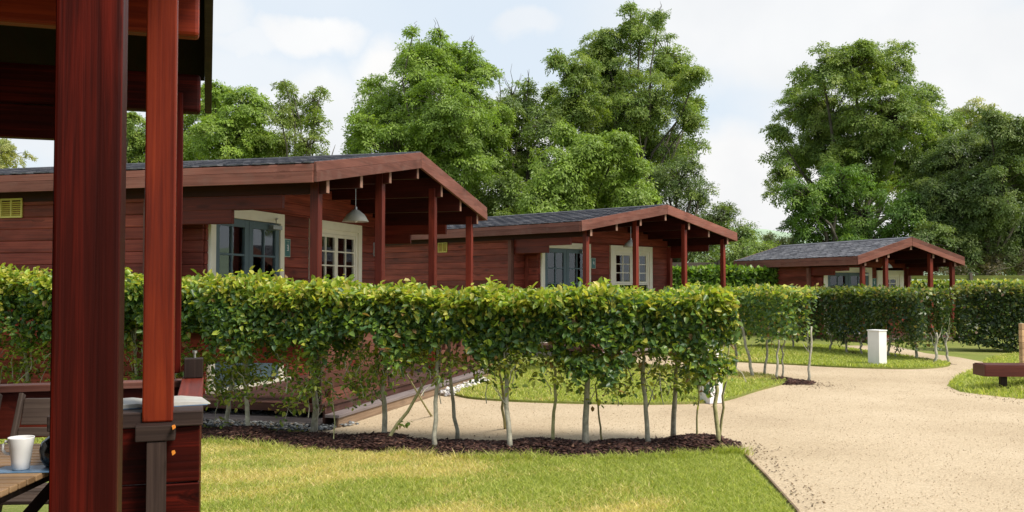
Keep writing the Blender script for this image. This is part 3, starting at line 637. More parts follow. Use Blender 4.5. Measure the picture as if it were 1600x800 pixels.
grass('grass', [(p[0], p[1]) for p in lawn2], 45000, .04, .014, 'green lawn grass between the near hedge and the second cabin', zfun=lambda P: np.full(len(P), .033), dry=.36)
grass('grass', [(p[0], p[1]) for p in lawn3], 32000, .05, .02, 'green lawn grass under the far hedge beside the drive', zfun=lambda P: np.full(len(P), .033), dry=.28)
grass('grass', [p for p in mnd_s if p[0] < 14], 42000, .06, .016, 'green grass growing on the mound round the bench', zfun=mound_h, dry=.27)
grass('grass', [(-7.5, 9.5), (-3.3, 9.0), (-3.3, 10.2), (-7.5, 11.5)], 14000, .04, .012, 'strip of lawn grass seen beneath the porch rail', dry=.38)
ln_ = np.array([(p[0], p[1]) for p in bed1f]); kk = rng.integers(1, len(ln_) - 1, 5200); ff = rng.uniform(0, 1, (5200, 1)); EP = ln_[kk] * (1 - ff) + ln_[kk + 1] * ff + rng.normal(0, .055, (5200, 2)) * np.array([1, .8]) + np.array([0, -.09])
EP = EP[vnoise(np.concatenate([EP, EP[:, :1] * 0], 1), 7) > .5]
_sp = slab_pts; slab_pts = lambda pl, n: EP
grass('grass', None, 0, .085, .0075, 'ragged longer grass tufts along the front edge of the bark bed', dry=.25)
slab_pts = _sp
LP = np.concatenate([np.array(G2(1165, 706)) + rng.normal(0, .2, (120, 2)), slab_pts([G2(1150, 692), G2(1200, 738), G2(1260, 800), G2(1300, 800), G2(1230, 730), G2(1180, 690)], 170), np.array(G2(1268, 602)) + rng.normal(0, .3, (260, 2)), slab_pts([G2(1480, 605), G2(1500, 614), G2(1600, 627), G2(1600, 634), G2(1500, 620), G2(1470, 608)], 90), slab_pts(drive[3:20], 120)])
LP = LP[inside(LP, drive)]; LP = np.concatenate([LP, np.full((len(LP), 1), .014)], 1)
tag(chips('leaf_litter', LP, .015, [(.10, .06, .03), (.20, .13, .07), (.05, .03, .02), (.32, .24, .12)], (4, 3, 3, 1), .3, 1.8), 'specks of dark leaf litter and bark spilled over the drive edges', 'litter')
# timber edging between lawn and drive
mb = MB(); ed = [gnd(1147, 694), gnd(1196, 744), gnd(1247, 802), gnd(1275, 850), Vector((1.62, 3, 0))]
for a, c in zip(ed[:-1], ed[1:]):
    d = (c - a); mb.obox((a + c) / 2 + Vector((0, 0, .005)), d / 2 * .992, Vector((-d.y, d.x, 0)).normalized() * .010, (0, 0, .018))
tag(mb.build('lawn_edging', M['riser'], bevel=.003), 'thin weathered timber edging between the lawn and the gravel drive', 'edging')
for i, (px, py, s_) in enumerate([(1108, 703, .09), (1122, 698, .07), (1135, 702, .055)]):
    mb = MB(); p = gnd(px, py); mb.lathe([(.0, -s_ * .3), (s_ * .8, -s_ * .2), (s_, .02), (s_ * .7, s_ * .38), (.0, s_ * .45)], p, 9)
    o = mb.build('rock', M['greyplank'], smooth=True); tag(o, ['pale flat rock at the right end of the bark bed, leftmost of three', 'middle pale rock at the right end of the bark bed', 'smallest pale rock beside the timber edging'][i], 'rock', 'rocks at the end of the bark bed')

# ------------------------------------------------------------------ cabins
def board_wall(mb, axis, fixed, a0, a1, z0, z1, th, bh=.15, openings=(), jitter=.0015):
    """horizontal log boards on plane axis=fixed; openings (a,b,zlo,zhi)"""
    z = z0
    while z < z1 - .01:
        zt = min(z + bh, z1); segs = [(a0, a1)]
        for (oa, ob, ol, oh) in openings:
            if z < oh - .01 and zt > ol + .01:
                ns_ = []
                for (p, q_) in segs:
                    if ob <= p or oa >= q_: ns_.append((p, q_)); continue
                    if oa > p: ns_.append((p, oa))
                    if ob < q_: ns_.append((ob, q_))
                segs = ns_
        r = random.random()
        for (p, q_) in segs:
            if q_ - p < .01: continue
            f = fixed + random.uniform(-jitter, jitter)
            if axis == 0: mb.box(f - th / 2, f + th / 2, p, q_, z, zt, grain=1, rnd=r)
            else: mb.box(p, q_, f - th / 2, f + th / 2, z, zt, grain=0, rnd=r)
        z = zt
def sash(mb, u0, u1, z0, z1, v, cols, rows, fr=.05, bar=.018, th=.045):
    mb.box(u0, u0 + fr, v, v + th, z0, z1); mb.box(u1 - fr, u1, v, v + th, z0, z1); mb.box(u0 + fr, u1 - fr, v + .001, v + th - .001, z0, z0 + fr); mb.box(u0 + fr, u1 - fr, v + .001, v + th - .001, z1 - fr, z1)
    for i in range(1, cols): x = u0 + fr + (u1 - u0 - 2 * fr) * i / cols; mb.box(x - bar / 2, x + bar / 2, v + .004, v + th - .004, z0 + fr, z1 - fr)
    for j in range(1, rows): z = z0 + fr + (z1 - z0 - 2 * fr) * j / rows; mb.box(u0 + fr, u1 - fr, v + .006, v + th - .006, z - bar / 2, z + bar / 2)
def pane(u0, u1, z0, z1, v, parent):
    mb = MB(); mb.box(u0, u1, v, v + .006, z0, z1); return mb.build('glass_pane', M['glass'], parent)
def seg_glyph(mb, ch, u, z, h, v, w=None):
    """hand-cut digits"""
    w = w or h * .55; t_ = h * .17
    S7 = {'3': 'abcdg', '4': 'fgbc', '5': 'afgcd', 'T': 'ai'}
    for k in S7[ch]:
        q = {'a': (-w / 2, w / 2, h - t_, h), 'g': (-w / 2, w / 2, h / 2 - t_ / 2, h / 2 + t_ / 2), 'd': (-w / 2, w / 2, 0, t_), 'b': (w / 2 - t_, w / 2, h / 2, h), 'c': (w / 2 - t_, w / 2, 0, h / 2), 'f': (-w / 2, -w / 2 + t_, h / 2, h), 'i': (-t_ / 2, t_ / 2, 0, h)}[k]
        mb.box(u + q[0], u + q[1], v - .003 - .0003 * 'abcdfgi'.index(k), v, z + q[2], z + q[3])

def cabin(label, origin, heading, P, number, gl):
    W_, He, Hp, b_, p1, p2, pv, L = (P[k] for k in ('W', 'He', 'Hp', 'b', 'p1', 'p2', 'pv', 'L'))
    rz = R(90 - heading); root = empty('log_cabin', (*origin, 0), rz); tag(root, label, 'cabin', 'red stained log cabins along the drive')
    vf, wl, us, v1 = P['vf'], P['wl'], P['us'], P['v1']; dz = P['deck']; sl_ = (Hp - He) / (W_ / 2); rt = .05
    ztop = lambda u: He + sl_ * (W_ / 2 - abs(u))
    pb = P['pb']; ph = P['ph']      # purlin bottom at the outer posts, purlin height
    # side walls
    mb = MB(); board_wall(mb, 0, -us, v1, L - .35, .05, pb + .05, .06)
    mb.build('wall', M['siding'], root, bevel=.013)
    mb = MB(); board_wall(mb, 0, us, vf, L - .35, .05, pb + .05, .06); mb.build('wall', M['siding'], root, bevel=.013)
    mb = MB(); board_wall(mb, 0, wl, vf, v1, .05, pb, .06); mb.build('wall', M['siding'], root, bevel=.013)
    mb = MB(); board_wall(mb, 1, v1, -us, wl, .05, pb, .06); mb.build('wall', M['siding'], root, bevel=.013)
    # front wall with door and window openings, then the gable boards up to the roof
    d0, d1, dt = P['door']; w0, w1, wb, wt = P['win']
    mb = MB(); board_wall(mb, 1, vf, wl, us, .05, pb, .06, openings=((d0, d1, 0, dt), (w0, w1, wb, wt)))
    z = pb
    while z < Hp - .16:
        um = W_ / 2 - (z + .15 - He + .12) / sl_ if z + .15 > He - .1 else us
        um = min(us, um)
        if um > .1: mb.box(-um, um, vf - .03, vf + .03, z, z + .15, grain=0)
        z += .15
    mb.build('wall', M['siding'], root, bevel=.013)
    mb = MB(); board_wall(mb, 1, L - .35, -us, us, .05, pb + .1, .06); mb.build('wall', M['siding'], root, bevel=.013)
    mb = MB(); mb.box(-us + .05, us - .05, vf + .05, L - .4, .02, .06); mb.build('floor', M['soffit'], root)
    # log-end pilaster and corner trims
    mb = MB(); mb.box(-us - .12, -us - .031, v1 - .045, v1 + .06, .05, pb - .005); mb.build('corner_post', M['trimwood'], root, bevel=.006)
    mb = MB(); mb.box(wl - .045, wl - .031, v1 - .16, v1 - .07, .05, pb - .35); mb.build('corner_trim', M['siding'], root, bevel=.004)
    mb = MB(); mb.box(us - .05, us + .06, vf - .13, vf - .031, .05, pb - .005); mb.build('corner_post', M['siding'], root, bevel=.006)
    # corbelled log ends
    for s_ in (-1, 1):
        for k, (ve, zt) in enumerate(((P['c1'], pb + .012), (P['c2'], pb - .15 * P['k'] + .010))):
            mb = MB(); mb.box(s_ * us - .033 + .002 * k, s_ * us + .033 - .002 * k, ve, v1 - .05 if s_ < 0 else vf - .14, zt - .15 * P['k'] - .012, zt); mb.build('corbel', M['beam'], root, bevel=.008)
    # purlins
    for u in (-p2, -(p1 + p2) / 2, -p1, 0, p1, (p1 + p2) / 2, p2):
        t_ = ztop(u) - rt - .012 - abs(sl_) * .04; z0_ = t_ - ph; end = .035
        mb = MB(); mb.box(u - .035, u + .035, end + .004, (L - .05) if abs(u) == p2 else vf + .2, z0_, t_, grain=1); o = mb.build('purlin', M['purlin'], root, bevel=.006)
        mb = MB(); mb.box(u - .033, u + .033, end - .004, end + .003, z0_ + .006, t_ - .002, grain=2); mb.build('end_grain', M['endgrain'], o)
    # posts
    for u in (-p2, -p1, p1, p2):
        pt = ztop(u) - rt - .012 - ph + .13; mb = MB(); mb.box(u - P['pw'] / 2, u + P['pw'] / 2, pv - P['pw'] / 2, pv + P['pw'] / 2, dz, pt, grain=2); mb.build('post', M['beam'], root, bevel=.006)
    # roof: soffit boards plus felt tabs
    roof = None
    for s_ in (-1, 1):
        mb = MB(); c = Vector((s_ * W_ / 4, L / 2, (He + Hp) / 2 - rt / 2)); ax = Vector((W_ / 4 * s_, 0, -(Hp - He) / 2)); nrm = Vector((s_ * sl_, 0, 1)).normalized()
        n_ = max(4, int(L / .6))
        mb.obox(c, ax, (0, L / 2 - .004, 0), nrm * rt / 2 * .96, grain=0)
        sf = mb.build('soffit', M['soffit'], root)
    mb = MB(); sw = P['tab']; ex = P['expo']; SL = math.hypot(W_ / 2, Hp - He); rows = int(SL / ex) + 1
    for s_ in (-1, 1):
        ax = Vector((s_ * W_ / 2, 0, He - Hp)).normalized(); nrm = Vector((s_ * sl_, 0, 1)).normalized(); apex = Vector((0, 0, Hp))
        for r in range(rows):
            a0 = r * ex; a1 = min(a0 + ex, SL + .03); nt_ = int(L / sw) + 2; off = (r % 2) * sw * .3
            for c in range(nt_):
                y0 = max(-.0, c * sw - off - sw / 2); y1 = min(L, y0 + sw if c * sw - off - sw / 2 > 0 else c * sw - off + sw / 2)
                if y1 - y0 < .02: continue
                lo = nrm * .006; hi = nrm * (.016 + random.uniform(-.002, .003)); ch = min(.06, (y1 - y0) * .22); e = ex * .45
                sag = random.uniform(-.006, .01)
                A = apex + ax * a0 + lo; B = apex + ax * (a1 - e) + (lo + hi) / 2; C_ = apex + ax * (a1 + sag) + hi
                g_ = .008
                vs = [A + Vector((0, y0 + g_, 0)), A + Vector((0, y1 - g_, 0)), B + Vector((0, y1 - g_, 0)), C_ + Vector((0, y1 - ch, 0)), C_ + Vector((0, y0 + ch, 0)), B + Vector((0, y0 + g_, 0))]
                vs += [v_ - nrm * .010 for v_ in vs[2:6]]
                if s_ > 0: F = [(0, 1, 2, 3, 4, 5)[::-1], (3, 2, 6, 7), (4, 3, 7, 8), (5, 4, 8, 9)]
                else: F = [(0, 1, 2, 3, 4, 5), (2, 3, 7, 6), (3, 4, 8, 7), (4, 5, 9, 8)]
                if s_ > 0: F = [(0, 5, 4, 3, 2, 1)] + F[1:]
                mb._add(vs, F, [[(0, 0)] * len(f) for f in F], random.random())
    roof = mb.build('roof', M['shingle'], root)
    mb = MB()
    for s_ in (-1, 1): mb.obox((s_ * .075, L / 2, Hp + .012 - .075 * sl_ + .008), (.085, 0, -s_ * .085 * sl_), (0, L / 2, 0), (0, 0, .005))
    mb.build('ridge_cap', M['shingle'], roof)
    # bargeboards, two boards high, and the eave fascia
    for v0_, v1_ in ((-.022, .012), (L - .01, L + .02)):
        for s_ in (-1, 1):
            mb = MB()
            for (fa, fb, th_) in ((0.0, .47, .0), (.475, 1.0, .006)):
                u0_, u1_ = s_ * (W_ / 2 + .018), s_ * .004
                za0, za1 = He - sl_ * .018, Hp
                pts = [(u0_, za0 + .012 - b_ * fa), (u1_, za1 + .012 - b_ * fa), (u1_, za1 + .012 - b_ * fb), (u0_, za0 + .012 - b_ * fb)]
                mb.prism(pts, 1, v0_ - th_, v1_)
            mb.build('bargeboard', M['trimwood'], root, bevel=.004)
    for s_ in (-1, 1):
        mb = MB(); x0 = s_ * (W_ / 2 + .002); x1 = s_ * (W_ / 2 + .030); zf0 = He - b_ * .98; zm = He - b_ * .42
        xa, xb = min(x0, x1), max(x0, x1)
        y = .014
        while y < L - .02:
            y2 = min(L - .012, y + random.uniform(2.4, 3.6)); mb.box(xa, xb, y, y2 - .003, zm + .002, He - .012, grain=1); mb.box(xa - (.006 if s_ < 0 else 0), xb + (.006 if s_ > 0 else 0), y, y2 - .003, zf0, zm - .002, grain=1); y = y2
        mb.build('fascia', M['trimwood'], root, bevel=.003)
    # door
    fr = P['fr']; mb = MB(); vfc = vf - .05
    mb.box(d0, d0 + fr, vfc - .02, vf + .05, dz, dt); mb.box(d1 - fr, d1, vfc - .02, vf + .05, dz, dt); mb.box(d0 + fr, d1 - fr, vfc - .018, vf + .05, dt - fr * 1.25, dt); mb.box(d0 - .03, d1 + .03, vfc - .12, vf + .05, dz, dz + .035)
    df = mb.build('door_frame', M['cream'], root, bevel=.004)
    mid = (d0 + d1) / 2; zb, zt = dz + .04, dt - fr * 1.25 - .006
    for (a, c) in ((d0 + fr + .006, mid - .004), (mid + .004, d1 - fr - .006)):
        mb = MB(); sash(mb, a, c, zb + .5, zt, vfc, 2, 4, .10, .028, .05); mb.box(a, c, vfc, vfc + .05, zb, zb + .5); mb.box(a + .1, c - .1, vfc - .008, vfc - .001, zb + .1, zb + .42)
        dr = mb.build('door', M['blue'], root, bevel=.004); pane(a + .09, c - .09, zb + .55, zt - .08, vfc + .025, dr)
        mb = MB(); hx = c - .05 if a < mid - .3 else a + .05; mb.box(hx - .012, hx + .012, vfc - .02, vfc - .002, zb + .95, zb + 1.15); mb.tube([(hx, vfc - .02, zb + 1.05), (hx, vfc - .05, zb + 1.05), (hx + .09, vfc - .055, zb + 1.05)], .009, 8); mb.build('handle', M['metal'], dr)
    mb = MB(); xs_ = np.linspace(d0 + fr + .12, d0 + fr + .12 + (mid - d0) * .42, 14)
    for i in range(13): mb.prism([(xs_[i], vf + .05 + .02 * math.sin(i * 2.2)), (xs_[i + 1], vf + .05 + .02 * math.sin((i + 1) * 2.2)), (xs_[i + 1], vf + .055 + .02 * math.sin((i + 1) * 2.2)), (xs_[i], vf + .055 + .02 * math.sin(i * 2.2))], 2, dz + .1, dt - .1)
    mb.build('curtain', M['curtain'], root)
    mb = MB(); mb.box(d1 - fr - .30, d1 - fr - .06, vfc - .08, vfc - .002, zt - .09, zt - .03); mb.tube([(d1 - fr - .18, vfc - .05, zt - .04), (d1 - fr - .45, vfc - .20, zt + .03), (d1 - fr - .1, vfc - .03, zt + .07)], .010, 6); mb.build('door_closer', M['metal'], root, bevel=.004)
    # window
    mb = MB(); cs = P['casing']; mb.box(w0, w0 + cs, vfc - .02, vf + .05, wb, wt); mb.box(w1 - cs, w1, vfc - .02, vf + .05, wb, wt); mb.box(w0 + cs, w1 - cs, vfc - .018, vf + .05, wt - cs, wt); mb.box(w0 + cs, w1 - cs, vfc - .018, vf + .05, wb, wb + cs * .7)
    f2 = cs * .5; mb.box(w0 + cs, w0 + cs + f2, vfc + .005, vf + .045, wb + cs * .7, wt - cs); mb.box(w1 - cs - f2, w1 - cs, vfc + .005, vf + .045, wb + cs * .7, wt - cs); mb.box(w0 + cs + f2, w1 - cs - f2, vfc + .006, vf + .045, wt - cs - f2, wt - cs)
    zl = P['zl']; mb.box(w0 + cs + f2, w1 - cs - f2, vfc + .006, vf + .045, zl - .035, zl)
    wf = mb.build('window_frame', M['cream'], root, bevel=.003)
    a0, a1 = w0 + cs + f2 + .004, w1 - cs - f2 - .004; ns_ = P['nsash']; wd = (a1 - a0) / ns_
    for i in range(ns_):
        x0, x1 = a0 + wd * i + .002, a0 + wd * (i + 1) - .002; mb = MB(); sash(mb, x0, x1, zl + .003, wt - cs - f2 - .003, vfc + .01, 2, 3, .05, .022, .04); s2 = mb.build('window', M['cream'], root, bevel=.003)
        pane(x0 + .04, x1 - .04, zl + .04, wt - cs - f2 - .04, vfc + .03, s2)
        pane(x0 + .01, x1 - .01, wb + cs * .7, zl - .036, vfc + .03, s2)
    # yellow vent low under the eave of the side wall
    vv, vz, vs_ = P['vent']; mb = MB(); x = -us - .031
    mb.box(x - .02, x, vv - vs_, vv + vs_, vz - vs_ * .72, vz - vs_ * .58); mb.box(x - .02, x, vv - vs_, vv + vs_, vz + vs_ * .58, vz + vs_ * .72)
    for q_ in (-1, -.06, .88): mb.box(x - .02, x, vv + q_ * vs_, vv + (q_ + .12) * vs_, vz - vs_ * .58, vz + vs_ * .58)
    for k in range(7): z = vz - vs_ * .5 + k * vs_ * .155; mb.obox((x - .009, vv, z), (.008, 0, -.006), (0, vs_ * .88, 0), (.001, 0, .002))
    mb.build('vent', M['yellow'], root)
    # deck with apron
    if P.get('dk', True):
        mb = MB(); y = -.02
        while y < vf: mb.box(-us - .12, us + .12, y, min(y + .12, vf), dz - .03, dz, grain=0); y += .124
        mb.build('deck', M['deckwood'], root, bevel=.004)
        mb = MB(); mb.box(-us - .10, us + .10, -.0, .03, .01, dz - .032, grain=0); mb.box(-us - .14, -us - .11, -.02, L - .4, dz - .09, dz - .001, grain=1); mb.box(us + .07, us + .1, .032, vf, .01, dz - .034, grain=1)
        mb.build('deck_skirt', M['deckwood'], root)
        mb = MB(); mb.box(-us - .12, -us - .02, .032, L - .4, .0, .10, grain=1); mb.build('ground_beam', M['greyplank'], root, bevel=.005)
        sz = min(.15, dz - .02); mb = MB(); mb.box(-us - .16, us + .13, -.20, -.022, sz - .035, sz, grain=0); mb.build('step', M['greyplank'], root, bevel=.004)
        mb = MB(); mb.box(-us - .13, us + .11, -.18, -.15, .01, sz - .037, grain=0); mb.build('step_riser', M['riser'], root, bevel=.003)
        # front railings with square holes, side railings as a deep top board
        dr = .15
        for s_ in ((-1, 1) if P['nsash'] == 2 else ()):
            mb = MB(); ua, ub = sorted((s_ * (us + .10), s_ * (p1 - .0))); vr = .05
            for (q0, q1) in ((dz - .02, .31), (.41, .59), (.69, .83), (.833, 1.05)): mb.box(ua, ub, vr, vr + .05, q0, q1 - .003, grain=0)
            for (q0, q1) in ((.308, .408), (.588, .688)):
                wdd = (ub - ua)
                for (fa, fb) in ((0.0, .05), (.13, .40), (.52, .87), (.95, 1.0)): mb.box(ua + wdd * fa, ua + wdd * fb, vr + .003, vr + .047, q0, q1, grain=0)
            mb.box(ua - .03, ub + .03, vr - .05, vr + .10, 1.052, 1.09, grain=0)
            mb.build('railing', M['railwood'], root, bevel=.004)
            for x_ in (ua - .031, ub + .001):
                mb = MB(); mb.box(x_, x_ + .03, vr - .01, vr + .06, dz - .02, 1.05, grain=2); mb.build('rail_end', M['oldwood'], root, bevel=.004)
            mb = MB(); x = s_ * (us + .06); mb.box(x - .025, x + .025, .12, vf - .14, .70, 1.05, grain=1); mb.box(x - .06, x + .06, .16, vf - .14, 1.052, 1.09, grain=1)
            if s_ > 0: mb.box(x - .024, x + .024, .12, vf - .14, dz + .04, .56, grain=1)
            mb.build('railing', M['beam'], root, bevel=.004)
    # things fixed to or hanging from the cabin
    Mx = Matrix.Translation((*origin, 0)) @ Matrix.Rotation(rz, 4, 'Z')
    lu, lv, lz, ls = P['lamp']; lp = empty('pendant_lamp', Mx @ Vector((lu, lv, lz)), rz); tag(lp, gl[0], 'lamp', 'porch lamps')
    mb = MB(); mb.lathe([(.045 * ls, .17 * ls), (.06 * ls, .155 * ls), (.13 * ls, .10 * ls), (.19 * ls, .0), (.187 * ls, -.003), (.125 * ls, .094 * ls), (.04 * ls, .15 * ls)], n=28); mb.build('lamp_shade', M['enamel'], lp, smooth=True)
    mb = MB(); mb.lathe([(.0, .215 * ls), (.022 * ls, .213 * ls), (.028 * ls, .17 * ls), (.028 * ls, .15 * ls)], n=14); mb.tube([(0, 0, .2 * ls), (0, 0, P['rod'])], .005, 6); mb.lathe([(.0, P['rod'] + .02), (.045, P['rod'] + .018), (.045, P['rod'])], n=16); mb.build('rod', M['metal'], lp)
    mb = MB(); mb.lathe([(.0, -.02 * ls), (.03 * ls, .0), (.033 * ls, .03 * ls), (.018 * ls, .08 * ls)], n=14); mb.build('bulb', M['china'], lp, smooth=True)
    su, sz_, sh, sw_ = P['sign']; sg = empty('number_sign', Mx @ Vector((su, vf - .031, sz_)), rz); tag(sg, gl[1], 'sign', 'number signs beside the doors')
    mb = MB(); mb.box(-sw_, sw_, -.012, 0, -sh, sh); mb.build('border', M['signrim'], sg, bevel=.002)
    mb = MB(); mb.box(-sw_ * .8, sw_ * .8, -.0155, -.0125, -sh * .91, sh * .91); mb.build('panel', M['teal'], sg)
    mb = MB(); seg_glyph(mb, number, 0, -sh * .32, sh * .62, -.016, sw_ * .5)
    mb.build('number', M['china'], sg)
    mb = MB(); seg_glyph(mb, 'T', 0, sh * .45, sh * .32, -.016, sw_ * .8); mb.box(-sw_ * .3, sw_ * .3, -.018, -.016, sh * .36, sh * .41); mb.build('emblem', M['signrim'], sg)
    return root, Mx

BIG = dict(W=6.34, He=2.95, Hp=3.486, b=.225, p1=1.0, p2=2.803, pv=.179, L=9.2, vf=1.9, wl=-2.42, us=2.8, v1=2.35, deck=.26, pb=2.635, ph=.30, pw=.105, c1=.60, c2=1.26, k=1.05,
           door=(-2.38, -.58, 2.60), win=(.22, 2.02, 1.22, 2.60), fr=.11, casing=.13, zl=1.63, nsash=2, vent=(4.42, 2.57, .17), tab=.33, expo=.145, lamp=(-.18, .92, 2.51, 1.0), rod=.52, sign=(-.45, 2.13, .13, .085))
c1root, M1 = cabin('nearest red log cabin with blue french doors and wide porch, behind the near hedge', (-1.319, 13.306), 15.63, BIG, '3',
      ('white dome lamp hanging under the porch roof of the nearest cabin', 'teal number 3 sign between the blue door and window of the nearest cabin'))
B2 = dict(BIG); B2['vent'] = (4.75, 2.53, .17)
c2root, M2 = cabin('middle red log cabin with slate grey roof, second along the drive', (3.663, 21.98), 43.7, B2, '4',
      ('white dome lamp half hidden by a post in the middle cabin porch', 'small teal number sign on the wall of the middle cabin'))
SM = dict(W=3.76, He=2.40, Hp=2.943, b=.25, p1=.80, p2=1.60, pv=.158, L=6.1, vf=2.0, wl=-1.50, us=1.62, v1=2.38, deck=.12, pb=2.12, ph=.28, pw=.11, c1=.7, c2=1.3, k=.8,
          door=(-1.48, .27, 2.12), win=(.46, 1.47, .95, 2.04), fr=.12, casing=.15, zl=1.35, nsash=1, vent=(4.2, 1.2, .05), tab=.30, expo=.16, lamp=(.0, 1.0, 2.10, .85), rod=.42, sign=(.37, 1.66, .14, .08))
c3root, M3 = cabin('smallest red log cabin at the far end of the drive with hexagonal roof tiles', (11.346, 26.383), 70.34, SM, '5',
      ('white dome lamp behind a post in the farthest cabin porch', 'tiny teal sign beside the door of the farthest cabin'))
o = [c for c in c3root.children if c.name.startswith('vent')]
for c in o: bpy.data.objects.remove(c)
mb = MB(); p = at(604.5, 392, 22.0); mb.box(-.055, .055, -.05, .05, -.12, .12); e = mb.build('junction_box', M['greybox'], bevel=.01); 
pp = M1 @ Vector((2.62, 1.835, 2.22)); e.location = pp; e.rotation_euler = (0, 0, R(90 - 15.63)); tag(e, 'small pale grey box on the wall at the back of the nearest cabin porch', 'junction box')

# ------------------------------------------------------------------ own cabin porch in the foreground
OA = R(-18.1); ORZ = R(90 + 18.1)
own = empty('log_cabin', (0, 0, 0), ORZ); tag(own, 'foreground log cabin porch with thick glossy red posts at the left edge', 'cabin', 'red stained log cabins along the drive')
def OW(s_, t_, z): return Vector((math.sin(OA) * s_ - math.cos(OA) * t_, math.cos(OA) * s_ + math.sin(OA) * t_, z))
def obx(name, mat, args, bev=.005, grain=None, rnd=None, parent=own):
    mb = MB()
    for a in args: mb.box(*a, grain=grain, rnd=rnd)
    return mb.build(name, mat, parent, bevel=bev)
DZ = .2
oroof = lambda s_: 3.46 - .169 * abs(s_ - 2.4)         # top of roof over s
obx('post', M['post_shaded'], [(1.68, 1.79, .140, .243, DZ, 3.12)], .006, 2, .35)  # shaded copy plus a low tint: this post's shade is painted
obx('post', M['post_near'], [(3.60, 3.71, .115, .220, 1.105, 3.06)], .006, 2, .5)
obx('post', M['post_shaded'], [(5.10, 5.205, .13, .235, 1.145, 2.60)], .006, 2, .9)
obx('post_foot', M['oldwood'], [(3.535, 3.60, .135, .20, DZ, 1.045)], .003, 2)
obx('post_foot', M['oldwood'], [(3.53, 3.625, .105, .238, 1.047, 1.103)], .004, 1)
# purlins and their ends
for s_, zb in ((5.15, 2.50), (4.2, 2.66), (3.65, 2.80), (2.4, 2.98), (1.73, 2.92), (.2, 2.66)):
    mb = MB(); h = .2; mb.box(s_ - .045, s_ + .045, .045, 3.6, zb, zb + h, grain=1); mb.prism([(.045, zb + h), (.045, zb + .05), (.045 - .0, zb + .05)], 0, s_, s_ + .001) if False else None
    o = mb.build('purlin', M['post_near'] if abs(s_ - 4.2) < .01 else M['post_shaded'], own, bevel=.016)  # all but one purlin take the copy with painted shade
obx('corbel', M['post_shaded'], [(5.115, 5.185, .52, 2.2, 2.33, 2.495)], .006, 1)
obx('porch_back_wall', M['soffit'], [(-1.0, 5.1, 1.9, 2.0, .2, 2.7)], .004, 0)          # unseen log wall closing the back of the porch
for sgn in (0, 1):
    mb = MB()
    a, c = ((2.4, 5.85), (2.4, -1.05))[sgn]
    p0 = Vector((a, 1.9, oroof(a) - .03)); p1_ = Vector((c, 1.9, oroof(c) - .03)); ax = (p1_ - p0) / 2
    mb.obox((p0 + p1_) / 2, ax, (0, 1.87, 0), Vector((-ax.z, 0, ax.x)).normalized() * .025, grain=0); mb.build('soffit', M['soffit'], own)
    mb = MB(); mb.obox((p0 + p1_) / 2 + Vector((0, 0, .034)), ax, (0, 1.885, 0), Vector((-ax.z, 0, ax.x)).normalized() * .006); mb.build('roof', M['shingle'], own)
    mb = MB()
    mb.prism([(a, oroof(a) + .02), (c, oroof(c) + .02), (c, oroof(c) - .25), (a, oroof(a) - .25)], 1, -.012, .027) ; mb.build('bargeboard', M['oldwood'], own, bevel=.003)
# deck and parapets
mb = MB(); y = .0
s_ = -1.0
while s_ < 5.2: mb.box(s_, s_ + .12, .10, 1.9, DZ - .03, DZ, grain=1); s_ += .125
mb.build('deck', M['deckwood'], own, bevel=.004)
obx('deck_skirt', M['oldwood'], [(-1.0, 5.25, .06, .095, 0, DZ - .001)], .003, 0)
mb = MB(); zz = DZ
for k, zt in enumerate((.36, .56, .875, 1.083)):
    z0 = (.20, .363, .566, .880)[k]; mb.box(3.628, 3.668, .022, .50, z0, zt, grain=1)
mb.build('railing', M['post_shaded'], own, bevel=.005)
obx('railing_cap', M['oldwood'], [(3.61, 3.98, .012, .53, 1.085, 1.140)], .005, 1, .6)
mb = MB()
for k, zt in enumerate((.36, .56, .875, 1.083)): z0 = (.20, .363, .566, .880)[k]; mb.box(3.67, 5.18, .024, .064, z0, zt, grain=0)
mb.build('railing', M['post_shaded'], own, bevel=.005)
obx('railing_cap', M['beam'], [(3.982, 5.13, .016, .12, 1.085, 1.125)], .005, 0)
mb = MB(); mb.box(5.16, 5.20, .10, 2.2, .84, 1.068, grain=1); mb.build('railing', M['beam'], own, bevel=.004)
obx('railing_cap', M['trimwood'], [(5.12, 5.23, .10, 2.25, 1.070, 1.105)], .004, 1)
mb = MB(); mb.box(5.0, 5.09, .018, .11, 1.127, 1.225, grain=2); o = mb.build('newel', M['oldwood'], own, bevel=.004)
mb = MB(); mb.lathe([(.0, 1.262), (.012, 1.262), (.012, 1.25), (.006, 1.249), (.006, 1.225)], (5.05, .06, 0), 10); mb.build('bolt', M['metal'], o)
for z, x in ((1.0, .0), (1.09, .0)):
    mb = MB(); mb.prism([(.112, z), (.103, z + .006), (.106, z + .014), (.115, z + .012)], 0, 3.50, 3.529); mb.build('clip', M['orange'], own)

# magazine lying open on the wide cap
mg = empty('magazine', OW(3.85, .20, 1.142), ORZ + .15); tag(mg, 'open white magazine lying on the parapet cap behind the orange red post', 'magazine')
mb = MB(); pr = [(-.2, .004), (-.12, .014), (-.04, .012), (0, .006), (.06, .016), (.14, .014), (.19, .03)]
for (p, q_) in zip(pr[:-1], pr[1:]): mb.prism([(p[0], 0.001), (q_[0], .001 + max(0, q_[1] - .014)), (q_[0], q_[1]), (p[0], p[1])], 0, -.11, .11)
mb.build('pages', M['paper'], mg)
mb = MB(); mb.box(-.112, .112, -.19, .16, -.002, .0005); mb.build('cover', M['bluecard'], mg)

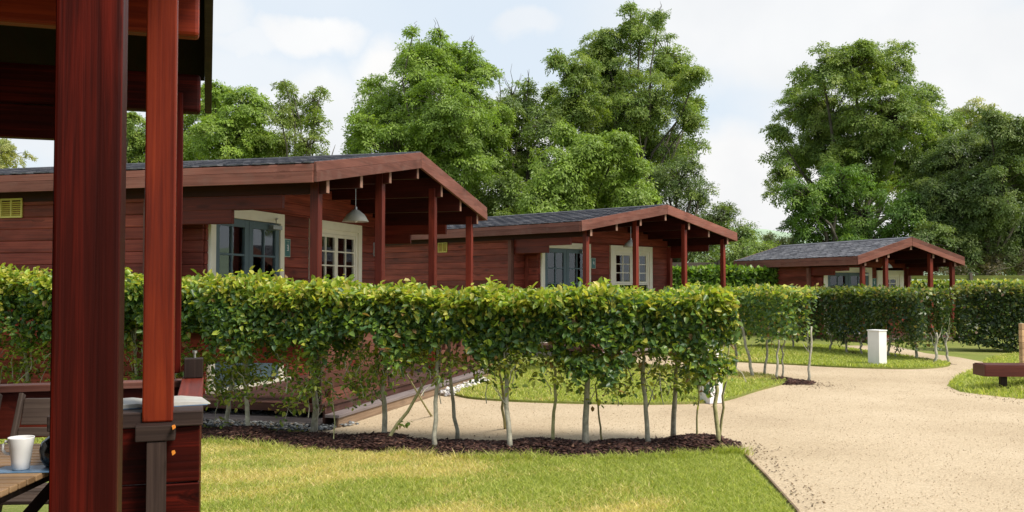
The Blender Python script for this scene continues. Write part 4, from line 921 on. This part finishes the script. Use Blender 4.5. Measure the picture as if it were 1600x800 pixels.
# garden table, mug, black pot, card
tbl = empty('garden_table', (-2.1, 3.45, DZ), R(3)); tag(tbl, 'slatted folding garden table with a mug on it behind the dark post', 'table')
TZ = .735
mb = MB()
for k in range(15): y = -.45 + k * .062; mb.box(-.42, .43, y, y + .052, TZ - .022, TZ, grain=0)
mb.build('tabletop', M['tablewood'], tbl, bevel=.004)
mb = MB(); mb.box(-.38, .38, -.46, -.42, TZ - .075, TZ - .024); mb.box(-.38, .38, .42, .46, TZ - .075, TZ - .024); mb.box(.34, .37, -.418, .418, TZ - .07, TZ - .024); mb.box(-.37, -.34, -.418, .418, TZ - .07, TZ - .024); mb.build('frame', M['oldwood'], tbl, bevel=.003)
for sx in (-1, 1):
    for sy in (-1, 1):
        mb = MB(); a = Vector((sx * .33, sy * .38, TZ - .05)); c = Vector((-sx * .28 + .02 * sy, sy * .38, 0.0)); d = (c - a); mb.obox((a + c) / 2 + Vector((0, .012 * sx, 0)), d / 2, (0, .010, 0), Vector((d.z, 0, -d.x)).normalized() * .022); mb.build('leg', M['oldwood'], tbl, bevel=.003)
TT = DZ + TZ
mug = empty('mug', (-1.762, 3.36, TT + .004)); tag(mug, 'tall white china mug standing on the garden table', 'mug')
mb = MB(); mb.lathe([(.0, .003), (.026, .0), (.029, .003), (.032, .03), (.038, .075), (.044, .112), (.0435, .115), (.0415, .112), (.035, .07), (.028, .012), (.0, .01)], n=36); mb.build('cup', M['china'], mug, smooth=True)
mb = MB(); mb.tube([(-.038, 0, .095), (-.056, 0, .098), (-.066, 0, .088), (-.066, 0, .068), (-.056, 0, .056), (-.036, 0, .055)], [.006, .0055, .005, .005, .0055, .006], 10); mb.build('handle', M['china'], mug, smooth=True)
pot = empty('teapot', (-1.655, 3.42, TT + .004)); tag(pot, 'black glazed pot half hidden by the dark post, beside the mug', 'teapot')
mb = MB(); mb.lathe([(.0, .0), (.045, .002), (.062, .03), (.066, .06), (.058, .09), (.035, .11), (.012, .118), (.014, .13), (.0, .136)], n=30); mb.build('body', M['blackglaze'], pot, smooth=True)
mb = MB(); mb.tube([(.05, 0, .05), (.08, 0, .07), (.1, 0, .105)], [.014, .01, .008], 8); mb.build('spout', M['blackglaze'], pot, smooth=True)
mb = MB(); mb.box(-.105, .15, -.055, .075, 0, .003); cd = mb.build('card', M['bluecard'], bevel=.001); cd.location = (-1.74, 3.36, TT + .0005); cd.rotation_euler = (0, 0, R(6)); tag(cd, 'flat blue printed card under the mug and pot on the table', 'card')

# folding chairs
def chair(loc, rz, label):
    c = empty('folding_chair', loc, rz); tag(c, label, 'chair', 'folding garden chairs on the porch')
    for sx in (-1, 1):
        mb = MB(); x = sx * .21
        a, d_ = Vector((x, -.20, 0)), Vector((x, .20, .88)); d = d_ - a; mb.obox((a + d_) / 2, (.010, 0, 0), d / 2, Vector((0, d.z, -d.y)).normalized() * .018); mb.build('stile', M['chairwood'], c, bevel=.003)
        mb = MB(); x = sx * .185; a, d_ = Vector((x, .24, 0)), Vector((x, -.20, .45)); d = d_ - a; mb.obox((a + d_) / 2, (.010, 0, 0), d / 2, Vector((0, d.z, -d.y)).normalized() * .016); mb.build('leg', M['chairwood'], c, bevel=.003)
    mb = MB()
    for k in range(6): y = -.22 + k * .066; mb.box(-.17, .17, y, y + .055, .45, .466, grain=0)
    mb.build('seat', M['chairwood'], c, bevel=.003)
    mb = MB(); mb.obox((0, .175, .80), (.197, 0, 0), (0, .008, 0), (0, .02, .06)); 
    mb.build('backrest', M['chairwood'], c, bevel=.006)
    mb = MB(); mb.obox((0, .135, .71), (.197, 0, 0), (0, .008, 0), (0, .006, .020)); mb.build('rail', M['chairwood'], c, bevel=.003); mb = MB(); mb.obox((0, .02, .25), (.17, 0, 0), (0, .01, 0), (0, .0, .02)); mb.build('rail', M['chairwood'], c, bevel=.003)
    mb = MB(); mb.tube([(.10, .168, .80), (.10, .1645, .80)], .022, 16) ; mb.build('finger_hole', M['black'], c)
    return c
chair((-2.11, 4.27, DZ), R(176 - 172), 'weathered grey brown folding chair behind the mug, nearest the dark post')
chair((-2.62, 4.22, DZ), R(8), 'weathered folding chair at the left edge, only part of its back in view')

# ------------------------------------------------------------------ white pillars, bench, post
def pillar(px, py, s_, h, rot, label):
    p = gnd(px, py); r_ = empty('bollard', p, rot); tag(r_, label, 'bollard', 'white square pillars beside the drive')
    mb = MB(); mb.box(-s_ / 2, s_ / 2, -s_ / 2, s_ / 2, 0, h - .022, grain=2); mb.build('body', M['white'], r_, bevel=.004)
    mb = MB(); mb.box(-s_ / 2 - .012, s_ / 2 + .012, -s_ / 2 - .012, s_ / 2 + .012, h - .022, h); mb.build('cap', M['white'], r_, bevel=.004)
    mb = MB(); mb.box(-s_ / 2 - .02, s_ / 2 + .02, -s_ / 2 - .02, s_ / 2 + .02, 0, .014); mb.build('base', M['greyplank'], r_, bevel=.003)
pillar(1111, 630, .22, .73, R(28), 'white square pillar partly behind the right end of the near hedge')
pillar(1371, 573, .25, .72, R(35), 'white square pillar standing clear on the drive edge before the far hedge')
bx = at(1572, 612, 13.9); bz = .10
bench = empty('bench', (bx.x, 13.9, 0), R(-4)); tag(bench, 'low dark red backless bench on the grass mound at the right edge', 'bench')
st = EYE - (569.5 - 445) / FPX * 13.9
mb = MB()
for k in range(4): mb.box(-.30, 1.5, -.02 + k * .10, .07 + k * .10, st - .03, st, grain=0)
mb.build('seat', M['benchwood'], bench, bevel=.004)
mb = MB(); mb.box(-.305, 1.5, -.035, -.022, st - .175, st - .012, grain=0); mb.build('apron', M['benchwood'], bench, bevel=.003)
mb = MB(); mb.box(-.32, -.306, -.035, .38, st - .175, st - .012, grain=1); mb.build('apron', M['benchwood'], bench, bevel=.003)
for x in (0, 1.25):
    mb = MB(); mb.box(x - .045, x + .045, .05, .14, -.02, st - .03, grain=2); mb.build('leg', M['oldwood'], bench, bevel=.004)
ux = at(1594, 505, 14.6); mb = MB()
zt = ux.z
for k in range(8): z0 = .2 + k * (zt - .2) / 8; mb.box(0, .62, -.05, .05, z0, z0 + (zt - .2) / 8 - .004, grain=0)
wp = mb.build('timber_panel', M['palewood'], bevel=.004); wp.location = (ux.x, 14.6, 0); tag(wp, 'pale timber board panel standing behind the bench at the right edge', 'timber panel')

# ------------------------------------------------------------------ fences behind
def fence(a, b, h, n, label, matr, matp, boards=3, name='fence', gap=.12):
    a, b = Vector(a), Vector(b); r_ = empty(name, a); tag(r_, label, 'fence'); d = b - a; ang = d.normalized()
    for i in range(n + 1):
        p = d * i / n; mb = MB(); mb.obox((p.x, p.y, h / 2 + .03), (.05, 0, 0), (0, .05, 0), (0, 0, h / 2 + .03)); mb.build('post', matp, r_, bevel=.004)
    for k in range(boards):
        z = h - .09 - k * (.16 + gap); nrm = Vector((-ang.y, ang.x, 0))
        for i in range(n):
            mb = MB(); p0, p1_ = d * i / n, d * (i + 1) / n; c = (p0 + p1_) / 2; mb.obox((c.x, c.y, z + random.uniform(-.012, .012)), (p1_ - p0) / 2 * .995, nrm * .015 , (0, 0, .075))
            mb.build('rail', matr, r_, bevel=.004)
fence((3.5, 34.2, 0), (11.5, 33.2, 0), 2.42, 4, 'old grey timber fence above the bright laurel behind the middle cabin', M['fencewood'], M['fencewood'], 4, gap=.03)
fence((12.2, 33.6, 0), (24, 31.0, 0), 1.95, 6, 'low mossy green railed fence behind the farthest cabin on the right', M['mossrail'], M['fencewood'], 2)

# ------------------------------------------------------------------ hedges
# near beech hedge
h1 = empty('hedge', (-.5, 9.3, 0)); tag(h1, 'near clipped beech hedge on bare stems in front of the nearest cabin', 'hedge')
inv = np.array([-.5, 9.3, 0])
path1 = [(-8.4, 11.7), (-6.4, 10.95), (-4.6, 10.4), (-3.1, 9.98), (-1.3, 9.32), (0, 9.08), (1.0, 9.06), (1.98, 9.12)]
zf1 = lambda x: np.interp(x, [-8, -5, -3, -1.3, 0, 2], [.17, .15, .09, .0, -.02, -.05])
rng = np.random.default_rng(11)
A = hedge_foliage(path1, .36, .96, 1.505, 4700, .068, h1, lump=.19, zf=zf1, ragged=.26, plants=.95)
# ragged lower sprays between the stems
cs = []
pts_l = [(-8.2, -3.1, 330), (-3.1, -1.15, 120), (-1.15, 2.0, 120)]
for x0, x1, n in pts_l:
    for _ in range(n):
        x = random.uniform(x0, x1); y = float(np.interp(x, [p[0] for p in path1], [p[1] for p in path1])) + random.uniform(-.28, .28)
        z = random.uniform(.36, 1.0) if x < -1.15 else random.choice([random.uniform(.78, .98), random.uniform(.8, .98), random.uniform(.55, .92)])
        if x < -1.15 and z < .6 and random.random() < .4: continue
        cs.append((x, y, z, random.uniform(.07, .16)))
for (px, py, Y, r) in [(950, 590, 9.2, .17), (985, 600, 9.2, .14), (930, 625, 9.2, .12), (965, 620, 9.3, .13), (1005, 585, 9.1, .12), (895, 575, 9.1, .10), (880, 600, 9.1, .07), (940, 560, 9.1, .15), (990, 560, 9.1, .15), (1040, 590, 9.0, .09), (1075, 570, 9.0, .09), (1060, 550, 9.1, .12),
                       (1112, 600, 9.0, .055), (1108, 592, 9.0, .05), (622, 662, 9.2, .05), (636, 659, 9.2, .045), (430, 640, 9.6, .10), (455, 625, 9.6, .12), (440, 655, 9.6, .06), (345, 660, 9.9, .07), (700, 560, 9.1, .07), (725, 570, 9.3, .06), (660, 545, 9.2, .09), (770, 570, 9.0, .06), (850, 570, 9.0, .08), (1100, 560, 9.0, .09), (1090, 630, 9.2, .03), (580, 610, 9.2, .07), (545, 600, 9.3, .1), (560, 570, 9.3, .12), (820, 545, 9.1, .08), (1130, 545, 9.1, .09)]:
    p = at(px, py, Y); cs.append((p.x, p.y, p.z, r))
for (sx, yb) in [(352, 10.0), (389, 9.9), (490, 9.6), (599, 9.35), (680, 9.1), (715, 9.2), (797, 9.0), (861, 9.0), (915, 9.0), (1014, 9.0), (1052, 9.05), (1118, 9.1)]:
    for _ in range(6 if sx > 560 else 9):
        p = at(sx + random.uniform(-42, 42), random.uniform(545, 600 if sx > 560 else 640), yb + random.uniform(-.2, .15)); cs.append((p.x, p.y, p.z, random.uniform(.05, .10)))
for _ in range(16): p = at(random.uniform(335, 440), random.uniform(560, 625), 10.2 + random.uniform(-.2, .2)); cs.append((p.x, p.y, p.z, random.uniform(.07, .12)))
Bc = clumps(cs, 24, .060, pal=[(.12, .20, .04), (.20, .27, .045), (.30, .34, .055), (.40, .40, .08), (.28, .17, .07)], w=(4, 4, 4, 1.5, .8))
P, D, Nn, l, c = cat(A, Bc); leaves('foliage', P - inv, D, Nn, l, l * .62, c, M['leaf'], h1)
def st1(px, py, top, r0, kind='bark', Y=None, tw=3, wb=.018):
    b0 = gnd(px, py) if Y is None else at(px, py, Y); b0.z = -.02
    t = at(top[0], top[1], b0.y); yc = float(np.interp(t.x, [p[0] for p in path1], [p[1] for p in path1])); t = at(top[0], top[1], yc + random.uniform(-.05, .08))
    return stem(b0 - Vector(inv), t - Vector(inv), r0 * .86, r0 * .5, M[kind], h1, tw, .3, wb)
for a in [((45, 660), (35, 480, .2), .03), ((120, 662), (110, 490, .2), .026), ((210, 668), (214, 490, .1), .026),
          ((352, 674), (372, 520, .1), .033), ((389, 683), (378, 480, .0), .031), ((490, 680), (486, 500, .0), .044), ((522, 697), (519, 600, .0), .010),
          ((599, 692), (603, 520, .1), .034), ((597, 699), (700, 545, -.1), .022), ((680, 705), (682, 500, .0), .028), ((676, 650), (610, 545, .1), .014), ((715, 690), (700, 520, .1), .025),
          ((797, 708), (788, 510, .0), .031), ((790, 670), (780, 520, .2), .02), ((861, 702), (869, 540, .0), .022), ((915, 699), (918, 520, .0), .040), ((941, 687), (930, 600, .1), .013),
          ((1014, 699), (1000, 540, .0), .030), ((1052, 687), (1058, 520, .0), .034), ((1087, 696), (1092, 580, .0), .013), ((1121, 699), (1118, 520, .0), .028, 'barkgreen'), ((1123, 690), (1140, 540, .1), .018, 'barkgreen')]:
    kind = a[3] if len(a) > 3 else ('barkgreen' if a[2] < .024 else 'bark')
    st1(a[0][0], a[0][1], a[1], a[2], kind, tw=0 if a[2] < .02 else random.choice((3, 4, 5)), wb=.006 if a[2] < .015 else .011)
# low side branches carrying the lower sprays
mb = MB()
for (x, y, z, r) in cs:
    if random.random() < .42:
        e = Vector((x, y, z)); b0 = Vector((x + random.uniform(-.16, .16), y + random.uniform(-.1, .1), z + random.choice((-1, 1)) * random.uniform(.1, .3))); mb.tube([q_ - Vector(inv) for q_ in wob(b0, e, 3, .015)], [.005, .0045, .0035, .002], 4)
mb.build('twigs', M['bark'], h1)['kind'] = 'stuff'

def hedge(name_label, path, hw, z0, z1, dens, ln, stems, top=G_TOP, mid=G_MID, wtop=(4, 3.5, 4, 1.2, 2), wmid=(5, 5, 4, 1.6, .35), lump=.12, low=0, seed=3, zf=None, lowz=(.3, .9)):
    global rng
    rng = np.random.default_rng(seed); o0 = np.array([*path[len(path) // 2], 0]); h = empty('hedge', o0); tag(h, name_label, 'hedge')
    S = [hedge_foliage(path, hw, z0, z1, dens, ln, h, top, mid, lump, wtop=wtop, wmid=wmid, zf=zf, plants=1.1 if stems else 0)]
    if low:
        cs = []
        pa = np.array(path); L = np.concatenate([[0], np.cumsum(np.linalg.norm(np.diff(pa, axis=0), axis=1))])
        for _ in range(low): s_ = random.uniform(0, L[-1]); cs.append((np.interp(s_, L, pa[:, 0]) + random.uniform(-hw, hw), np.interp(s_, L, pa[:, 1]) + random.uniform(-hw, hw) * .5, random.uniform(*lowz), random.uniform(.09, .2)))
        S.append(clumps(cs, 12, ln, w=(4, 4, 4, 2, 1)))
    P, D, Nn, l, c = cat(*S) if len(S) > 1 else S[0]
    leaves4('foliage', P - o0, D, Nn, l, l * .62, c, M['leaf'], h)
    for (px, py, tx, ty, r) in stems:
        b0 = gnd(px, py); t = at(tx, ty, b0.y); stem(b0 - Vector(o0) - Vector((0, 0, .02)), t - Vector(o0), r, r * .6, M['bark'], h, 3, .25, .014)
    return h
hedge('leggy clipped hedge beside the drive in front of the middle cabin', [(4.72, 15.5), (4.2, 16.5), (3.5, 17.3), (2.2, 17.6), (.8, 17.3), (-.3, 17.2)], .38, .82, 1.5, 1300, .085,
      [(1151, 585, 1146, 500, .028), (1177, 592, 1160, 510, .03), (1195, 589, 1202, 505, .024), (1214, 595, 1216, 510, .022), (1221, 591, 1226, 515, .018), (1262, 598, 1268, 510, .024)], low=30, seed=5, lowz=(.6, .85), zf=lambda x: np.interp(x, [3, 5], [-.04, .0]))
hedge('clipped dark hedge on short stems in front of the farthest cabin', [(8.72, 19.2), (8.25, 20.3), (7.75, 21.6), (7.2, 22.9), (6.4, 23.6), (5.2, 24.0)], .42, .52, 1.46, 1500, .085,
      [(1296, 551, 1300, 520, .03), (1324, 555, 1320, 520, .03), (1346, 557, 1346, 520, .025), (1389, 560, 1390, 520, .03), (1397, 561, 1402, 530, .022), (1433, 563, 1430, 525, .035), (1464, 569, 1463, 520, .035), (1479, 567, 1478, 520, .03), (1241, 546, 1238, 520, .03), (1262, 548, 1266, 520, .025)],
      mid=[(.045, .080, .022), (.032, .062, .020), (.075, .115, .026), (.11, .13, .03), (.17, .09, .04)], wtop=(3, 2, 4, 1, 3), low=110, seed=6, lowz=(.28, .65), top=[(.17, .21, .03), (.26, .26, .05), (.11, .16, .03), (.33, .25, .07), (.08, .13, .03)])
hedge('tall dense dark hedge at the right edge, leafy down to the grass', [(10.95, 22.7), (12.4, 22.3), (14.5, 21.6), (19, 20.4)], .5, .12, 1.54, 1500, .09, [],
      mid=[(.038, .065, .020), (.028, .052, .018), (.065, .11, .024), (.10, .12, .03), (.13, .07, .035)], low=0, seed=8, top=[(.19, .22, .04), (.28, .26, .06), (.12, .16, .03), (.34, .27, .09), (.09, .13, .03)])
hedge('pale topped hedge behind the porch of the farthest cabin', [(9.5, 30.2), (13, 29.6), (17, 28.6), (24, 27.6)], .5, .1, 1.66, 800, .12, [], seed=9, lump=.14)
hedge('bright green laurel hedge behind the middle cabin', [(-2.5, 31.6), (3.5, 31.0), (6.0, 30.4), (9.3, 30.0)], .55, .1, 2.1, 800, .16, [], seed=10, lump=.16,
      top=[(.16, .27, .03), (.22, .33, .04), (.12, .22, .03), (.26, .32, .07), (.10, .18, .03)], mid=[(.12, .23, .03), (.09, .17, .025), (.17, .28, .035), (.06, .12, .02), (.2, .27, .05)], wmid=(4, 4, 4, 2, 1))

# ------------------------------------------------------------------ trees
ASH = [(.19, .27, .062), (.26, .33, .075), (.125, .20, .052), (.33, .38, .11)]
DARK = [(.125, .18, .062), (.17, .225, .072), (.085, .135, .046), (.24, .29, .095)]
BRIGHT = [(.22, .32, .058), (.28, .38, .07), (.155, .24, .048), (.36, .42, .11)]
YEL = [(.34, .34, .13), (.40, .38, .17), (.26, .30, .10), (.20, .26, .08)]
IVY = [(.11, .20, .04), (.15, .26, .045), (.07, .135, .03), (.22, .32, .06)]
W4 = (4, 4, 3, 1.5)
ASH, DARK, BRIGHT, YEL, IVY = ([(c[0] * .90, c[1] * .93, c[2] * .86) for c in pal] for pal in (ASH, DARK, BRIGHT, YEL, IVY))
tree('ash_tree', 'pale yellowish tree crown at the far left edge above the cabin roof', 62, [(0, 245, 28), (22, 242, 18), (-30, 240, 35), (10, 228, 14)], (-20, 0), 6000, YEL, W4, .3, seed=21)
tree('broadleaf_tree', 'rounded bright green tree left of the sparse tree, above the nearest cabin roof', 46, [(325, 165, 40), (382, 172, 42), (350, 215, 50), (302, 215, 42), (400, 225, 34), (335, 145, 22), (425, 225, 24), (270, 240, 40)], (345, 0), 26000, BRIGHT, W4, .27, seed=22, gap=.3)
tree('broadleaf_tree', 'green tree glimpsed between the two foreground posts', 48, [(212, 215, 36), (240, 240, 40), (190, 245, 40), (205, 190, 22), (140, 250, 35)], (215, 0), 12000, ASH, W4, .28, seed=23)
tree('slender_tree', 'sparse wispy tree between the rounded tree and the big ash', 44, [(457, 145, 26), (490, 158, 24), (437, 178, 24), (462, 185, 30), (492, 190, 24), (440, 225, 36), (480, 228, 34), (520, 238, 22), (445, 130, 12), (503, 140, 12), (470, 245, 40)], (470, 0), 15000, YEL[2:] + ASH[:2], W4, .22, seed=24, gap=.36, sprayr=.42, fill=.5, trunk_r=.16)
tree('ash_tree', 'large bright ash tree rising left of centre behind the nearest cabin', 37, [(660, 112, 48), (722, 112, 46), (600, 160, 42), (572, 205, 30), (560, 235, 24), (640, 195, 70), (700, 175, 70), (742, 150, 34), (620, 250, 64), (700, 255, 70), (688, 55, 14), (735, 72, 12), (646, 50, 11), (765, 190, 40), (575, 130, 16), (655, 75, 26), (690, 85, 30), (745, 115, 26), (750, 230, 50), (590, 290, 40), (560, 200, 24), (548, 260, 18)], (665, 0), 60000, BRIGHT[:3] + ASH[:1], W4, .23, seed=25, gap=.32, bare=7)
tree('ivy_clad_tree', 'darker ivy covered tree with bare top twigs between the two big ashes', 40, [(800, 150, 26), (780, 170, 34), (750, 190, 40), (825, 160, 26), (850, 200, 34), (792, 195, 40), (812, 240, 52), (782, 290, 50), (834, 195, 28), (826, 130, 13), (780, 120, 12), (738, 300, 46), (840, 280, 50), (760, 330, 50)], (800, 0), 26000, DARK[:2] + ASH[:2], W4, .24, seed=26, gap=.22, bare=10)
tree('ash_tree', 'tallest airy ash tree in the middle reaching the top of the photo', 41, [(1000, 55, 42), (940, 72, 38), (1042, 90, 42), (900, 112, 36), (872, 92, 20), (960, 128, 60), (1075, 190, 28), (1012, 160, 62), (1092, 160, 16), (900, 175, 50), (1050, 225, 36), (985, 15, 13), (1030, 28, 16), (960, 205, 60), (860, 140, 22), (1085, 120, 22), (1062, 125, 32), (862, 180, 30), (1075, 155, 26), (1010, 230, 46), (1085, 225, 16)], (985, 0), 76000, ASH, W4, .22, seed=27, gap=.30, fill=.45, sprayr=.5, bare=4)
tree('ash_tree', 'lower bright green ash in front of the tallest one, above the middle cabin', 34, [(880, 270, 44), (925, 240, 34), (950, 290, 50), (850, 300, 36), (965, 225, 26), (880, 205, 24), (905, 222, 20), (990, 265, 26), (840, 260, 20), (915, 290, 44), (985, 300, 40), (900, 320, 40), (850, 320, 30)], (910, 0), 34000, BRIGHT[:2] + ASH[:2], W4, .23, seed=28, gap=.36, droop=.8)
tree('hawthorn', 'dark twiggy hawthorn leaning right behind the middle cabin roof', 37, [(1010, 285, 48), (1060, 285, 40), (1092, 310, 40), (1122, 345, 36), (1050, 255, 26), (1080, 255, 16), (1138, 330, 18), (1040, 340, 40), (1100, 370, 40), (1005, 335, 40), (1060, 385, 40)], (1060, 0), 30000, DARK[:3] + ASH[1:2], W4, .18, seed=29, gap=.36, sprayr=.42, bare=8, droop=.1)
tree('hedgerow_bush', 'small dark bush at the gap in the trees left of the farthest cabin', 36, [(1160, 370, 30), (1180, 392, 28), (1150, 400, 36), (1200, 385, 11), (1120, 410, 30)], (1165, 0), 9000, ASH[:3] + DARK[:1], W4, .18, seed=30, gap=.3, sprayr=.4, trunk_r=.12)
tree('hedgerow_bush', 'pale flecked bush below the distant hill beside the farthest cabin roof', 44, [(1205, 372, 12), (1222, 378, 12), (1240, 380, 14), (1190, 365, 8), (1215, 395, 22)], (1215, 0), 3200, [(.26, .30, .17), (.13, .18, .06), (.34, .37, .24), (.10, .14, .05)], W4, .2, seed=31, gap=.4, sprayr=.4, trunk_r=.08)
tree('ash_tree', 'large rounded ash tree right of the gap, behind the farthest cabin', 43, [(1335, 105, 46), (1285, 115, 44), (1385, 108, 42), (1250, 165, 44), (1212, 210, 24), (1300, 185, 66), (1385, 185, 62), (1440, 165, 44), (1458, 200, 44), (1470, 240, 40), (1445, 270, 46), (1250, 240, 46), (1330, 260, 66), (1352, 72, 16), (1200, 240, 12), (1225, 270, 26), (1215, 300, 18), (1410, 250, 50)], (1330, 0), 76000, ASH, W4, .24, seed=32, gap=.33)
tree('ivy_clad_tree', 'ivy green lower growth covering the trunk of the large right ash', 39, [(1270, 315, 52), (1350, 340, 66), (1255, 360, 34), (1415, 340, 50), (1310, 290, 46), (1400, 390, 40), (1290, 390, 40), (1340, 400, 40), (1250, 295, 26)], (1320, 0), 30000, IVY, W4, .22, seed=33, gap=.18, sprayr=.45, droop=.8)
tree('holm_oak', 'broad dark green tree filling the right edge', 38, [(1560, 235, 52), (1502, 255, 50), (1465, 265, 40), (1450, 320, 44), (1600, 290, 70), (1525, 330, 62), (1585, 375, 55), (1470, 310, 46), (1492, 385, 46), (1455, 380, 30), (1640, 230, 60), (1560, 300, 60), (1600, 230, 50), (1555, 395, 40), (1600, 380, 40), (1520, 385, 40), (1545, 190, 22), (1580, 205, 30)], (1550, 0), 80000, DARK, W4, .21, seed=34, gap=.02, fill=.15, droop=.3, trunk_r=.16)
tree('ash_tree', 'yellow green tree top showing over the dark tree at upper right', 52, [(1518, 178, 24), (1545, 175, 20), (1500, 195, 26), (1535, 200, 30), (1570, 185, 14)], (1525, 0), 6500, YEL[1:] + ASH[1:2], W4, .26, seed=35, gap=.38)
# dark undergrowth beneath the right trees and behind the roofs
tree('hedgerow_bush', 'tangled dry undergrowth along the foot of the right trees', 35, [(1440, 405, 22), (1480, 412, 20), (1520, 410, 22), (1560, 414, 22), (1600, 412, 24), (1640, 412, 24), (1400, 410, 22), (1425, 418, 20), (1450, 418, 20), (1380, 420, 20), (1470, 424, 14), (1500, 422, 14), (1545, 424, 13)], (1520, 0), 8000, [(.06, .06, .025), (.10, .085, .05), (.04, .05, .02), (.16, .13, .08)], W4, .16, seed=36, gap=.3, sprayr=.35, trunk_r=.05, bare=14, droop=.1)
tree('hedgerow_bush', 'long low shrubbery behind the roof of the nearest cabin', 36, [(620, 325, 34), (680, 325, 36), (560, 300, 30), (730, 345, 34), (500, 300, 34), (440, 290, 34), (380, 290, 34), (310, 290, 34), (790, 355, 34), (850, 365, 34), (910, 370, 34), (970, 372, 34)], (640, 0), 22000, DARK[:2] + ASH[:2], W4, .2, seed=37, gap=.15, sprayr=.5, trunk_r=.08)
